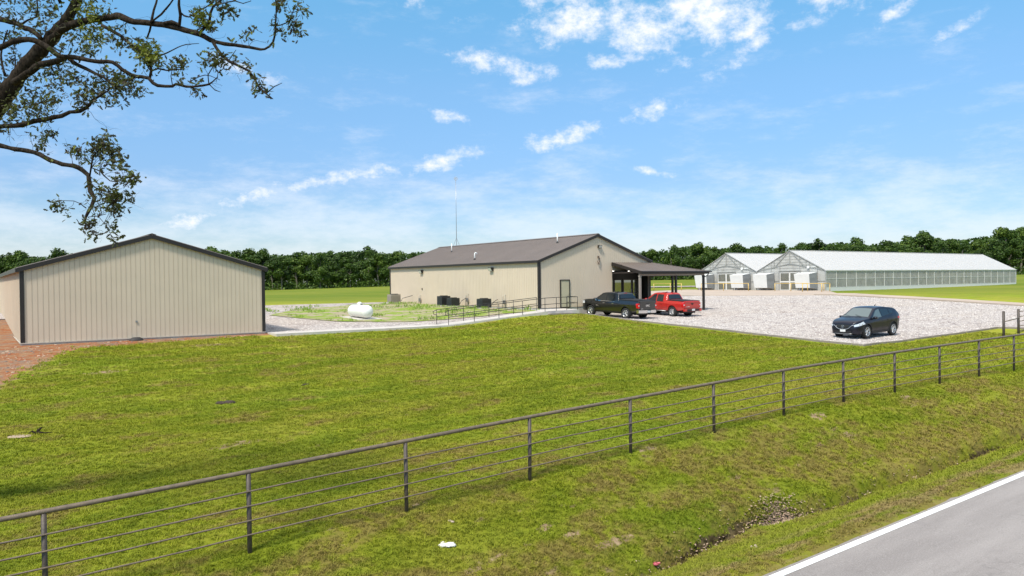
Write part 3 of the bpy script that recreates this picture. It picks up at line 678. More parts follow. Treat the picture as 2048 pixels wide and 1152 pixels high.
# entrance recess: back wall, side wall, ceiling
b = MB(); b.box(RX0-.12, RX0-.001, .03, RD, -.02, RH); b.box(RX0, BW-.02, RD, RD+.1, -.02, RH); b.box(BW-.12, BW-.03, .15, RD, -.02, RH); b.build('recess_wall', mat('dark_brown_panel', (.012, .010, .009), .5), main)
b = MB(); b.box(RX0, BW-.03, .03, RD, RH, RH+.06); b.build('recess_ceiling', M_TRIM, main)
M_GLASSR = mat('reflective_glass', (.34, .36, .28), .02, .8, var=0, spec=1.0, IOR=2.6)
b = MB()
def frame(b, x0, x1, z0, z1, y, w=.06, d=.08):
    b.box(x0, x1, y-d, y, z0, z0+w); b.box(x0, x1, y-d, y, z1-w, z1); b.box(x0, x0+w, y-d, y, z0+w, z1-w); b.box(x1-w, x1, y-d, y, z0+w, z1-w)
for i, (x0, x1, nm) in enumerate(((RX0+.15, RX0+.95, 'side_window'), (RX0+1.0, RX0+1.9, 'side_window'), (RX0+2.02, RX0+3.02, 'entrance_door'), (RX0+3.08, RX0+4.08, 'entrance_door'))):
    z1 = 2.13; z0 = .02 if 'door' in nm else .35
    b = MB(); frame(b, x0, x1, z0, z1, RD-.002, .075); b.box(x0+.075, x1-.075, RD-.06, RD-.01, .95, 1.02)
    fo = b.build(nm, M_TRIM if 'door' not in nm else mat('bronze_frame', (.07, .06, .05), .35, .5), main)
    b = MB(); b.box(x0+.075, x1-.075, RD-.045, RD-.03, z0+.075, .949); b.box(x0+.075, x1-.075, RD-.045, RD-.03, 1.021, z1-.075); b.build('pane', M_GLASSR, fo)
    if 'door' in nm:
        hx = x1-.14 if i == 2 else x0+.14
        b = MB(); b.tube([(hx, RD-.13, .9), (hx, RD-.13, 1.3)], .014, 8); b.box(hx-.01, hx+.01, RD-.13, RD-.07, .92, .94); b.box(hx-.01, hx+.01, RD-.13, RD-.07, 1.26, 1.28); b.build('handle', M_STEEL, fo)
ME = bpy.data.materials.new('lamp_glow'); ME.use_nodes = True; _p = ME.node_tree.nodes['Principled BSDF']; _p.inputs['Emission Color'].default_value = (1, .95, .85, 1); _p.inputs['Emission Strength'].default_value = 8
for x, y in ((RX0+.55, .45), (RX0+2.3, .45)):
    b = MB(); b.lathe([(.11, 0), (.11, -.03), (.085, -.03)], 16, Matrix.Translation((x, y, RH-.001))); q = b.build('ceiling_lamp', M_WHITE, main)
    b = MB(); b.lathe([(.084, -.031), (.04, -.045), (.0005, -.05)], 16, Matrix.Translation((x, y, RH-.001))); b.build('lamp_lens', ME, q)
# personnel door
b = MB(); frame(b, 2.00, 2.96, -.02, 2.16, -.012, .07, .07); fo = b.build('door_frame', M_TRIM, main)
b = MB(); b.box(2.07, 2.89, -.05, -.01, .03, 2.09); b.box(2.0, 2.96, .0, .1, 0, 2.12); dr = b.build('door', M_DOOR, main)
b = MB(); b.tube([(2.81, -.05, .98), (2.81, -.115, .98), (2.70, -.12, .98)], .015, 8); b.build('handle', M_STEEL, dr)
# porch roof: hipped shed wrapping the corner, with posts and beams
def porch():
    p0 = (RX0-.05, 0); D = 3.1; x0 = RX0-.05; x1 = BW; ye = BL*.30
    zh, zl = 3.50, 2.72
    b = MB(); T = .07
    A = (x0, -.04, zh); B = (x1, -.04, zh); Cc = (x1, ye, zh); Dq = (x1+D+.25, ye, zl); E = (x1+D+.25, -D-.25, zl); F_ = (x0, -D-.25, zl)
    def lid(pts):
        n = len(pts); b.add([*pts, *[(p[0], p[1], p[2]-T) for p in pts]], [tuple(range(n)), tuple(reversed(range(n, 2*n)))] + [(i, (i+1) % n+0, (i+1) % n+n, i+n) for i in range(n)])
    lid([A, F_, E, B]); lid([B, E, Dq, Cc])
    def ribq(p, q):
        b.bar(Vector(p)+Vector((0, 0, .012)), Vector(q)+Vector((0, 0, .012)), .03, .024)
    n = int((x1+D+.25-x0)/RIB)
    for i in range(n+1):
        x = x0+.02+i*RIB
        if x > x1+D+.2: break
        k = max(0, (x-x1)/(D+.25)); ribq((x, -.04-(D+.21)*k, lerp(zh, zl, k)), (x, -D-.25, zl))
    y = -D-.2
    while y < ye:
        k = max(0, (-y-.04)/(D+.21)); ribq((x1+(D+.25)*k, y, lerp(zh, zl, k)), (x1+D+.25, y, zl)); y += RIB
    b.bar((B[0], B[1], B[2]+.02), (E[0], E[1], E[2]+.02), .16, .03)
    rf = recalc(b.build('porch_roof', M_ROOF, main))
    b = MB(); b.box(x0-.03, x1+D+.30, -D-.30, -D-.251, zl-.20, zl+.02); b.box(x1+D+.251, x1+D+.30, -D-.25, ye, zl-.20, zl+.02)
    b.bar((x0-.02, -.05, zh-.09), (x0-.02, -D-.25, zl-.09), .04, .24); b.bar((x0-.02, -.05, zh-.22), (x0-.02, -1.2, zh-.28), .05, .14)
    b.build('fascia', M_TRIM, rf)
    b = MB(); b.box(x0+.05, x1+D+.04, -D-.06, -D+.08, zl-.34, zl-.10); b.box(x1+D-.1, x1+D+.04, -D+.081, ye-.05, zl-.34, zl-.10); b.build('beam', mat('grey_wood', (.34, .29, .24), .7, var=.15), main)
    b = MB(); b.box(x0+.02, x1+D+.2, -D-.2, -.05, zl-.099, zl-.06); b.build('soffit', mat('soffit_brown', (.09, .07, .06), .6), main)
    MP = mat('porch_post_paint', (.30, .26, .22), .55)
    for x, y in ((x0+.12, -D+.01), (x1-.25, -D+.01), (x1+D-.03, -D+.01), (x1+D-.03, .35), (x1+D-.03, ye-.2)):
        b = MB(); b.box(x-.075, x+.075, y-.075, y+.075, -.85, zl-.34); b.box(x-.11, x+.11, y-.11, y+.11, -.85, -.62); b.box(x-.1, x+.1, y-.1, y+.1, zl-.42, zl-.342)
        b.build('post', MP if x < x1-1 else M_TRIM, main)
    b = MB(); b.box(BW-.16, BW-.0, -.02, .14, -.02, RH); b.build('corner_post', MP, main)
    b = MB(); b.tube([(x1+D+.36, -D-.3, zl-.05), (x1+D+.30, -D-.2, zl-.3), (x1+D+.08, -D+.01, zl-.5), (x1+D+.08, -D+.01, -.5)], .045, 8); b.tube([(x0, -D-.34, zl-.02), (x1+D+.6, -D-.34, zl-.03)], .055, 8); b.build('gutter', M_TRIM, main)
    b = MB(); b.box(BW-.3, BW+D+.2, -D-.2, 7, -.85, -.52); b.box(RX0-.05, BW-.31, -1.2, -.03, -.85, -.52); b.build('porch_slab', M_CONC, main)
porch()
# wall light fixtures (each its own thing)
def wallpack(x, y, z, face, label):
    """face: rotation so that local -y is out of the wall"""
    X, Y = st(35.15+x, 46+y); o = thing('wall_light', label, 'wall light', (X, Y, -2.11+CZ+z), ANG+face, 'wall lights on the main building')
    b = MB(); b.add([(-.17, 0, -.11), (.17, 0, -.11), (.17, 0, .11), (-.17, 0, .11), (-.17, -.12, -.11), (.17, -.12, -.11), (.15, -.21, .08), (-.15, -.21, .08), (-.17, -.18, .11), (.17, -.18, .11)],
        [(0, 3, 2, 1), (0, 1, 5, 4), (3, 8, 9, 2), (8, 7, 6, 9), (0, 4, 7, 8, 3), (1, 2, 9, 6, 5)])
    b.build('housing', M_LIGHTBOX, o)
    b = MB(); b.add([(-.155, -.123, -.10), (.155, -.123, -.10), (.14, -.208, .07), (-.14, -.208, .07), (-.15, -.10, -.1), (.15, -.1, -.1), (.13, -.15, .07), (-.13, -.15, .07)], [(0, 1, 2, 3), (0, 4, 5, 1), (0, 3, 7, 4), (1, 5, 6, 2)]); b.build('lens', M_LENS, o); return o
wallpack(6.07, -.02, 4.77, 0, 'dark wall light high on the gable wall under the roof peak')
wallpack(-.03, 6.3, 3.08, rad(-90), 'dark wall light on the long side wall near the front corner').scale = (1.35, 1.35, 1.35)
wallpack(-.03, 18.2, 3.08, rad(-90), 'dark wall light on the long side wall near the far corner').scale = (1.35, 1.35, 1.35)
# rusty bracket on the gable
o = site('hanging_ornament', 'small rusty metal ornament hanging on the gable wall below the light', 'ornament', 41.1, 45.93, 1.35)
b = MB(); b.tube([(0, 0, .5), (.05, -.03, .35), (.12, -.03, .42), (.10, -.03, .15), (.02, -.03, .05)], [.02, .03, .02, .045, .03], 8); b.tube([(-.14, -.02, .22), (-.10, -.05, .02), (0, -.05, -.1), (.06, -.04, .05)], [.02, .035, .05, .03], 8); b.build('bracket', mat('rust', (.16, .11, .08), .7), o, True)
b = MB(); b.box(-.07, .07, -.02, .06, .42, .56); b.build('back_plate', mat('rust', (.2, .1, .05)), o)
# roof vents
def vent(s, t, zroof, h, r, hook, label):
    o = site('vent_pipe', label, 'vent pipe', s, t, zroof, 'white vent pipes on the brown roof')
    b = MB()
    if hook: b.tube([(0, 0, -.1), (0, 0, h-.16), (.02, 0, h-.05), (.10, 0, h), (.20, 0, h-.04), (.23, 0, h-.14)], r, 10)
    else: b.tube([(0, 0, -.1), (0, 0, h)], r, 10)
    b.build('pipe', M_WHITE, o, True)
    b = MB(); b.lathe([(r*2.1, -.06), (r*1.9, .03), (r*1.15, .12), (r*1.02, .14)], 12); b.build('boot', mat('dark_rubber', (.03, .028, .028), .7), o, True)
def roofz(s): return 3.62 + 2.06*(1-abs(s-35.15-5.9)/5.9) + .08 - 2.11
for px in ():
    pass
vent(35.95, 56.2, roofz(35.95), .62, .055, True, 'hooked white vent pipe low on the roof near the eave')
vent(38.9, 65.0, roofz(38.9), .85, .04, False, 'straight thin white vent pipe near the ridge, farther back')
vent(39.3, 48.9, roofz(39.3), .80, .05, False, 'straight white vent pipe near the front roof peak')
# weather mast on the ridge
o = site('antenna_mast', 'tall thin mast with a round antenna standing on the roof ridge', 'antenna', 41.05, 67.6, 3.62)
b = MB(); b.tube([(0, 0, 0), (0, 0, 6.75)], [.028, .02], 8); b.build('pole', M_STEEL, o, True)
for a in range(3):
    b = MB(); c_, s_ = math.cos(a*2.094), math.sin(a*2.094); b.tube([(c_*.5, s_*.5, -.1-abs(c_)*.12), (0, 0, .85)], .014, 6); b.build('leg', M_STEEL, o)
b = MB(); Mx = Matrix.Translation((0, 0, 6.95)) @ Matrix.Rotation(rad(90), 4, 'X') ; ring = [(.18*math.cos(i*.3491), 0, 6.95+.18*math.sin(i*.3491)) for i in range(19)]
b.tube(ring, .02, 6, False); b.lathe([(.0005, .03), (.07, .03), (.07, -.03), (.0005, -.03)], 14, Mx)
for k in range(6): b.tube([(0, 0, 6.95), (.18*math.cos(k*1.047), 0, 6.95+.18*math.sin(k*1.047))], .008, 5)
q = b.build('round_antenna', mat('grey_plastic', (.4, .4, .4), .5), o); q.rotation_euler = (0, 0, -ANG)
# ------------------------------------------------------------------ yard equipment
def ac_unit(s, t, z, w, d, h, m, label):
    o = site('air_conditioner', label, 'air conditioner', s, t, z, 'air conditioning units along the side wall')
    b = MB(); b.box(-w/2, w/2, -d/2, d/2, .06, h)
    for k in range(9):
        zz = .14+(h-.24)*k/9; b.box(-w/2-.012, w/2+.012, -d/2-.012, d/2+.012, zz, zz+.028)
    b.build('cabinet', m, o)
    b = MB(); b.lathe([(w*.42, h+.002), (w*.42, h+.035), (w*.36, h+.04), (w*.34, h+.01), (.001, h+.01)], 20)
    for k in range(6): a = k*math.pi/6; b.bar((-w*.4*math.cos(a), -w*.4*math.sin(a), h+.045), (w*.4*math.cos(a), w*.4*math.sin(a), h+.045), .012, .012)
    b.build('fan_grille', M_RAIL, o)
    b = MB(); b.box(-w/2-.1, w/2+.1, -d/2-.1, d/2+.1, -.1, .058); b.build('pad', M_CONC, o)
    b = MB(); b.tube([(w/2, -.1, .25), (w/2+.2, -.15, .22), (w/2+.3, -.2, .45), (35.1-s, -.2, .7)], .025, 6); b.build('line_set', M_RAIL, o, True)
    return o
M_AC = mat('black_ac', (.022, .024, .026), .45); M_ACT = mat('tan_ac', (.30, .26, .21), .5)
gzz = lambda s, t: gz(s, t)-CZ+.08
ac_unit(33.2, 66.3, gzz(33.2, 66.3), 1.0, .8, .85, M_ACT, 'tan air conditioner at the far corner of the side wall')
ac_unit(33.9, 58.1, gzz(33.9, 58.1), .85, .85, .85, M_AC, 'black air conditioner, the farther of the two side by side')
ac_unit(33.9, 56.5, gzz(33.9, 56.5), .80, .80, .72, M_AC, 'black air conditioner, the lower and nearer of the two side by side')
ac_unit(33.9, 51.7, gzz(33.9, 51.7), .85, .85, .78, M_AC, 'single black air conditioner behind the ramp railing')
def meter_box(s, t, z, label, hh=.4):
    o = site('pipe_riser', label, 'pipes', s, t, z, 'pipe risers on the side wall')
    b = MB(); b.tube([(-.08, 0, -.9), (-.08, 0, hh), (-.02, 0, hh+.06), (.04, 0, hh)], .025, 8); b.tube([(-.05, .35, -.9), (-.05, .35, hh-.1), (0, .35, hh-.03)], .025, 8); b.build('pipe', mat('beige_pvc', (.5, .46, .38), .5), o, True)
    b = MB(); b.box(-.14, -.03, -.12, .12, -.25, .05); b.build('junction_box', M_STEEL, o)
meter_box(35.1, 56.0, -1.5, 'two thin beige pipes rising on the wall above the black air conditioners')
meter_box(35.1, 64.5, -1.6, 'thin beige pipes beside the tan air conditioner', .3)
meter_box(35.1, 50.4, -1.6, 'thin beige pipe behind the ramp railing', .45)
b = MB(); b.lathe([(.0001, .05), (.07, .045), (.08, 0)], 12, Matrix.Rotation(rad(-90), 4, 'Y')); q = b.build('wall_vent', M_RAIL, main); q.location = (-.03, 18.2, 1.45)
# propane tank
tk = site('propane_tank', 'white propane tank with rounded ends standing on short feet in the gravel yard', 'tank', 23.45, 52.3, gz(23.45, 52.3)-CZ-.01)
b = MB(); r, L2 = .46, 1.16; MX = Matrix.Translation((0, 0, .60)) @ Matrix.Rotation(rad(90), 4, 'X')
prof = [(.001, -L2-.36)]+[(r*math.sin(k*math.pi/16), -L2-.36*math.cos(k*math.pi/16)) for k in range(1, 9)]+[(r*math.sin(math.pi/2), L2)]+[(r*math.cos(k*math.pi/16), L2+.36*math.sin(k*math.pi/16)) for k in range(1, 8)]+[(.001, L2+.36)]
b.lathe(prof, 40, MX); b.build('tank_body', mat('white_tank_paint', (.78, .78, .76), .35, var=.03), tk, True)
b = MB(); b.lathe([(.19, 0), (.19, .11), (.16, .18), (.08, .23), (.001, .24)], 20, Matrix.Translation((0, .1, 1.04))); dm = b.build('valve_dome', mat('grey_dome', (.62, .62, .60), .5), tk, True)
b = MB(); b.box(-.05, .05, -.28, -.14, 1.04, 1.12); b.tube([(0, -.33, 1.02), (0, -.33, 1.13)], .03, 8); b.build('valve', M_RAIL, tk)
for y in (-.8, .8):
    b = MB(); b.box(-.24, .24, y-.04, y+.04, .10, .26); b.bar((-.30, y, .05), (.30, y, .05), .07, .07); b.box(-.26, -.2, y-.03, y+.03, .0, .14); b.box(.2, .26, y-.03, y+.03, 0, .14); b.build('foot', M_STEEL, tk)
o = sheet('tank_slab', [(22.6, 50.7), (24.5, 50.7), (24.5, 54), (22.6, 54)], .10, M_CONC, 1, thick=.2); structure(o)
# ramp railings: two rows + landing row
def railing(name, pts, label, hook=True):
    """pts (s, t, z) of the post feet"""
    s0, t0, z0 = pts[0]; o = site(name, label, 'handrail', s0, t0, z0, 'black handrails of the ramp')
    P = [Vector((s-s0, t-t0, z-z0)) for s, t, z in pts]
    for p in P:
        b = MB(); b.tube([p+Vector((0, 0, -.2)), p+Vector((0, 0, .93))], .021, 8); b.build('post', M_RAIL, o, True)
    for nm, h in (('top_rail', .95), ('mid_rail', .50)):
        b = MB(); q = [p+Vector((0, 0, h)) for p in P]
        if hook and nm == 'top_rail':
            d = (P[0]-P[1]).normalized(); q = [P[0]+Vector((0, 0, .62)), P[0]+d*.22+Vector((0, 0, .68)), P[0]+d*.24+Vector((0, 0, .86))] + q
        b.tube(q, .021, 8); b.build(nm, M_RAIL, o, True)
wz = WALKZ
railing('handrail', [(25.0+i*1.95, 42.27, wz(25.0+i*1.95)) for i in range(5)]+[(34.3, 42.88, -2.17), (35.3, 42.93, -2.17), (36.4, 43.03, -2.17), (37.2, 45.2, -2.17)], 'black handrail on the lawn side of the ramp, continuing round the landing')
railing('handrail', [(24.9+i*2.05, 43.62, wz(24.9+i*2.05)) for i in range(5)], 'black handrail on the building side of the ramp')
#%%GREENHOUSE
# ------------------------------------------------------------------ greenhouses
def poly_mat(name, alpha, col, rough=.35, dv=.12):
    b = NB(name); b.b.inputs['Base Color'].default_value = (*col, 1); b.b.inputs['Roughness'].default_value = rough
    tr = b.n('ShaderNodeBsdfTransparent'); tr.inputs[0].default_value = (.93, .95, .93, 1)
    tl = b.n('ShaderNodeBsdfTranslucent'); tl.inputs[0].default_value = (*col, 1)
    m1 = b.n('ShaderNodeMixShader'); m1.inputs[0].default_value = .35; b.l(b.b.outputs[0], m1.inputs[1]); b.l(tl.outputs[0], m1.inputs[2])
    m2 = b.n('ShaderNodeMixShader'); nz_ = b.noise(.9, 4, .6); b.l(b.rng(nz_, .3, .7, max(0, alpha-dv), min(1, alpha+dv)), m2.inputs[0])
    b.l(m1.outputs[0], m2.inputs[1]); b.l(tr.outputs[0], m2.inputs[2]); b.l(m2.outputs[0], b.out.inputs[0]); return b.m
M_PCR = poly_mat('polycarbonate_roof', .04, (.72, .705, .69), .45, .03)
M_PCW = poly_mat('polycarbonate_wall', .36, (.62, .60, .565), .18)
M_PCD = poly_mat('polycarbonate_door', .45, (.34, .33, .29), .12)
M_PCG = poly_mat('polycarbonate_gable', .12, (.72, .71, .68), .3)
M_GAL = mat('galvanized', (.33, .33, .315), .5, .2)
M_ALU = mat('white_aluminium', (.68, .665, .63), .5)
def greenhouse(t0, label, near):
    g = site('greenhouse', label, 'greenhouse', 92.1, t0, -1.80, 'gutter-connected greenhouses')
    w, L, he, hr = 10.8, 57.4, 2.70, 5.50   # x: length 0..L, y: width 0..w
    sl = (hr-he)/(w/2)
    for sg in (-1, 1):   # roof slopes
        b = MB(); y0, y1 = w/2, w/2+sg*(w/2+(.12 if (near and sg < 0) else 0))
        z1 = hr-sl*abs(y1-w/2)
        b.add([(-.15, y0, hr), (L+.1, y0, hr), (L+.1, y1, z1), (-.15, y1, z1), (-.15, y0, hr+.03), (L+.1, y0, hr+.03), (L+.1, y1, z1+.03), (-.15, y1, z1+.03)], [(0, 1, 2, 3), (4, 7, 6, 5), (0, 4, 5, 1), (2, 6, 7, 3), (0, 3, 7, 4), (1, 5, 6, 2)])
        for k in range(48):
            x = k*1.22; b.bar((x, y0, hr+.045), (x, y1, z1+.045), .05, .02)
        recalc(b.build('roof_panel', M_PCR, g))
    b = MB(); b.box(-.2, L+.12, w/2-.12, w/2+.12, hr+.031, hr+.075); b.build('ridge_cap', M_ALU, g)
    # side walls
    for y, fc in ((0, -1), (w, 1)):
        if near and fc == 1: continue
        b = MB(); b.box(.0, L, y-.012, y+.012, .40, he-.1); b.build('side_glazing', M_PCW, g)
        b = MB(); b.box(0, L, y-.03, y+.03, -.3, .40); b.build('kick_panel', M_ALU, g)
        b = MB(); n = 24
        for k in range(n+1): b.box(L*k/n-.035, L*k/n+.035, y+fc*.013, y+fc*.05, .41, he-.1)
        for z in (.405, 1.55, he-.16): b.box(0, L, y+fc*.014, y+fc*.04, z, z+.05)
        b.build('mullions', M_ALU, g)
        b = MB(); b.box(-.1, L, y+fc*.02-.07, y+fc*.02+.07, he-.1, he+.04); b.build('gutter', M_ALU, g)
    # end walls
    for x, fc in ((0, -1), (L, 1)):
        b = MB(); d0, d1, dh = w/2-1.55, w/2+1.55, 2.55
        hole = x == 0
        pts = [(x, 0, 0), (x, d0, 0), (x, d0, dh), (x, d1, dh), (x, d1, 0), (x, w, 0), (x, w, he), (x, w/2, hr), (x, 0, he)] if hole else [(x, 0, 0), (x, w, 0), (x, w, he), (x, w/2, hr), (x, 0, he)]
        b.add([(p[0], p[1], max(p[2], -.2)) for p in pts], [tuple(range(len(pts)))] if not hole else [(0, 1, 2, 8), (4, 5, 6, 3), (8, 2, 3, 6, 7)])
        b.build('gable_glazing', M_PCG, g)
        b = MB(); X = x+fc*.055
        def mem(a, c, q=.075): b.bar((X, a[0], a[1]), (X, c[0], c[1]), q*1.3, q*.9, (1, 0, 0))
        mem((0, 0), (0, he)); mem((w, 0), (w, he)); mem((0, he), (w/2, hr), .07); mem((w, he), (w/2, hr), .07); mem((0, he), (w, he), .03) if False else None
        mem((.2, he+.05), (w/2, he+1.0), .055); mem((w-.2, he+.05), (w/2, he+1.0), .055)
        mem((w/2, hr), (w/2, he+1.0)); mem((w/2, hr), (w/2-2.5, he+.45)); mem((w/2, hr), (w/2+2.5, he+.45)); mem((w/2-2.5, he+.45), (w/2-2.5, he+1.45)); mem((w/2+2.5, he+.45), (w/2+2.5, he+1.45))
        for z in (1.3,): mem((0, z), (d0, z), .035); mem((d1, z), (w, z), .035)
        for y in (1.2, 2.4, d0-.02, d1+.02, w-2.4, w-1.2): mem((y, 0), (y, he+sl*min(y, w-y)), .04)
        for k in range(1, 7):
            z = he+k*.4; yy = (z-he)/sl; mem((yy, z), (w-yy, z), .022)
        b.build('gable_frame', M_GAL, g)
        if hole:
            dd = MB()
            frame2 = lambda a, c, z0, z1, q: (dd.box(-.09, -.04, a, c, z0, z0+q), dd.box(-.09, -.04, a, c, z1-q, z1), dd.box(-.09, -.04, a, a+q, z0+q, z1-q), dd.box(-.09, -.04, c-q, c, z0+q, z1-q))
            for a, c in ((d0, w/2-.01), (w/2+.01, d1)): frame2(a, c, .02, dh-.05, .10); dd.box(-.095, -.04, a+.1, c-.1, 1.12, 1.30)
            dr_ = dd.build('sliding_door', M_ALU, g)
            dd = MB(); dd.box(-.07, -.055, d0+.1, w/2-.11, .12, 1.119); dd.box(-.07, -.055, w/2+.11, d1-.1, .12, 1.119); dd.box(-.07, -.055, d0+.1, w/2-.11, 1.301, dh-.16); dd.box(-.07, -.055, w/2+.11, d1-.1, 1.301, dh-.16)
            dd.build('pane', M_PCD, dr_)
            dd = MB(); dd.box(-.13, -.04, d0-.18, d0-.02, 0, dh+.1); dd.box(-.13, -.04, d1+.02, d1+.18, 0, dh+.1); dd.box(-.13, -.04, d0-.18, d1+.18, dh+.101, dh+.19); dd.build('door_frame', M_GAL, g)
    # inside: columns, benches of plants, fans
    b = MB()
    for k in range(1, 13):
        x = L*k/13
        for y in (.35, w-.35): b.box(x-.04, x+.04, y-.04, y+.04, 0, he)
        b.bar((x, .35, he), (x, w-.35, he), .05, .05); b.bar((x, w/2, he), (x, w/2, hr), .04, .04)
    b.build('inner_frame', M_GAL, g)
    b = MB(); Rq = random.Random(8)
    for y in (1.6, 5.4, 9.2):
        b.box(3, L-3, y-.7, y+.7, .55, .62)
        for x in range(4, 54, 4): b.box(x-.05, x+.05, y-.6, y-.5, 0, .55); b.box(x-.05, x+.05, y+.5, y+.6, 0, .55)
    b.build('bench', M_GAL, g)
    b = MB()
    for k in range(2600):
        y = Rq.choice((1.6, 5.4, 9.2))+Rq.uniform(-.7, .7); x = Rq.uniform(3, L-3); z = .64+Rq.random()*.55*(.4+.6*(noise.noise(Vector((x*.3, y, 2)))+.5)); q = Rq.uniform(.10, .2); a = Rq.random()*6
        b.add([(x-q*math.cos(a), y-q*math.sin(a), z), (x, y, z-q*.6), (x+q*math.cos(a), y+q*math.sin(a), z+.05), (x, y, z+q*.7)], [(0, 1, 2, 3)])
    b.build('bench_plants', mat('bench_plants', (.05, .10, .025), .7, var=.4), g)['kind'] = 'stuff'
    # round fan and light on the gable
    b = MB(); b.lathe([(.14, 0), (.18, .03), (.18, .16), (.001, .17)], 14, Matrix.Translation((-.05, w/2-2.9, he+.45)) @ Matrix.Rotation(rad(-90), 4, 'Y')); b.box(-.14, -.05, w/2-4.0, w/2-3.3, he+.42, he+.5); b.build('gable_lamp', M_WHITE, g)
    return g
greenhouse(58.4, 'large greenhouse with translucent white roof and long glazed side wall along the lawn', True)
greenhouse(69.2, 'greenhouse joined behind the larger one, only its white roof and gable end in view', False)
# white fabric shrouds over the cooling equipment
def shroud(t, label):
    o = site('fan_shroud', label, 'cover', 92.0, t, -1.80, 'white shrouds on the greenhouse fronts')
    b = MB(); w = 1.15
    q = [(-.12, -w, .25), (-1.6, -w*.92, .40), (-1.6, w*.92, .40), (-.12, w, .25), (-.12, -w, 2.45), (-1.9, -w, 2.25), (-1.9, w, 2.25), (-.12, w, 2.45)]
    # slack cloth: subdivided faces with light folds
    def panel(a, c, d, e_, n=8):
        base = len(b.v)
        for j in range(n+1):
            for i in range(n+1):
                p = Vector(a).lerp(Vector(c), i/n).lerp(Vector(e_).lerp(Vector(d), i/n), j/n)
                am = .035*math.sin(math.pi*i/n)*math.sin(math.pi*j/n)
                b.v.append(p+Vector((am*math.sin(i*2.1+t), am*math.cos(j*1.7), am*math.sin(i*1.3+j*.7))))
        for j in range(n):
            for i in range(n): b.f.append((base+j*(n+1)+i, base+j*(n+1)+i+1, base+(j+1)*(n+1)+i+1, base+(j+1)*(n+1)+i)); b.mi.append(b.cur)
    panel(q[1], q[2], q[6], q[5]); panel(q[4], q[5], q[6], q[7]); panel(q[2], q[3], q[7], q[6]); panel(q[0], q[1], q[2], q[3])
    b.cur = 1; panel(q[0], q[1], q[5], q[4])
    recalc(b.build('cover', [mat('white_tarp', (.70, .70, .68), .7, var=.05, scale=2), mat('grey_mesh', (.24, .25, .25), .8)], o, True))
    b = MB()
    for y in (-w*.8, w*.8): b.tube([(-1.35, y, 0), (-1.35, y, .75)], .04, 8); b.tube([(-.3, y, 0), (-.3, y, .75)], .04, 8)
    b.tube([(-.9, 0, .55), (-1.0, .2, .25), (-1.3, .5, .12)], .12, 8); b.build('stand', M_GAL, o, True)
for t, l in ((60.7, 'white fabric shroud nearest the corner of the large greenhouse, right of its doors'), (67.3, 'white fabric shroud left of the large greenhouse doors, at the junction of both fronts'),
             (71.3, 'white fabric shroud right of the rear greenhouse doors'), (77.9, 'white fabric shroud left of the rear greenhouse doors, half behind the porch post')):
    shroud(t, l)
# yellow pipe barriers
M_YEL = mat('yellow_paint_rail', (.62, .42, .12), .5, var=.1)
def barrier(pts, label):
    s0, t0 = pts[0]; z0 = gz(s0, t0)-CZ+.08; o = site('pipe_barrier', label, 'barrier', s0, t0, z0, 'yellow pipe barriers before the greenhouses')
    for s, t in pts:
        b = MB(); b.tube([(s-s0, t-t0, -.1), (s-s0, t-t0, 1.02)], .05, 8); b.build('post', M_YEL, o, True)
    b = MB(); b.tube([(s-s0, t-t0, 1.02) for s, t in pts], .038, 8); b.build('rail', M_YEL, o, True)
barrier([(86.5, 74.6), (86.5, 70.6), (86.5, 66.4)], 'long yellow pipe barrier with three posts between the two greenhouse doors')
barrier([(86.5, 62.2), (86.5, 59.8), (86.5, 57.4)], 'yellow pipe barrier in front of the nearest white shroud')
barrier([(83.5, 56.1), (84.6, 54.2), (86.3, 54.2), (88.8, 56.6)], 'yellow pipe barrier turning the corner beside the lawn and gravel')
barrier([(86.5, 84.0), (86.5, 80.6), (86.5, 78.4)], 'yellow pipe barrier at the left, partly seen under the porch')
#%%CARS
# ------------------------------------------------------------------ vehicles
def paint(name, col, metal=.3, rough=.28):
    return mat(name, col, rough, metal, var=.04, scale=1.5, **{'Coat Weight': 1.0, 'Coat Roughness': .05})
M_TYRE = mat('tyre_rubber', (.018, .018, .018), .85, var=.2, bump=.3)
M_RIM = mat('alloy_rim', (.55, .55, .56), .3, .85, var=.05)
M_RIMD = mat('dark_wheel', (.015, .015, .016), .6)
M_GLASS = mat('tinted_glass', (.012, .015, .017), .04, 0, var=0, spec=.9)
M_GLASSC = mat('windscreen_glass', (.10, .13, .13), .04, 0, var=0, spec=1.0)
M_PLAST = mat('black_plastic', (.016, .016, .017), .6)
M_CHROME = mat('chrome', (.75, .75, .76), .12, 1.0, var=0)
M_LAMP = mat('headlight_glass', (.62, .64, .66), .08, .2, var=.1, scale=20)
M_REDL = mat('tail_light', (.45, .008, .008), .12, var=.1, **{'Emission Color': (.8, .02, .02, 1), 'Emission Strength': .12})
M_PLATE = mat('licence_plate', (.68, .68, .66), .5)
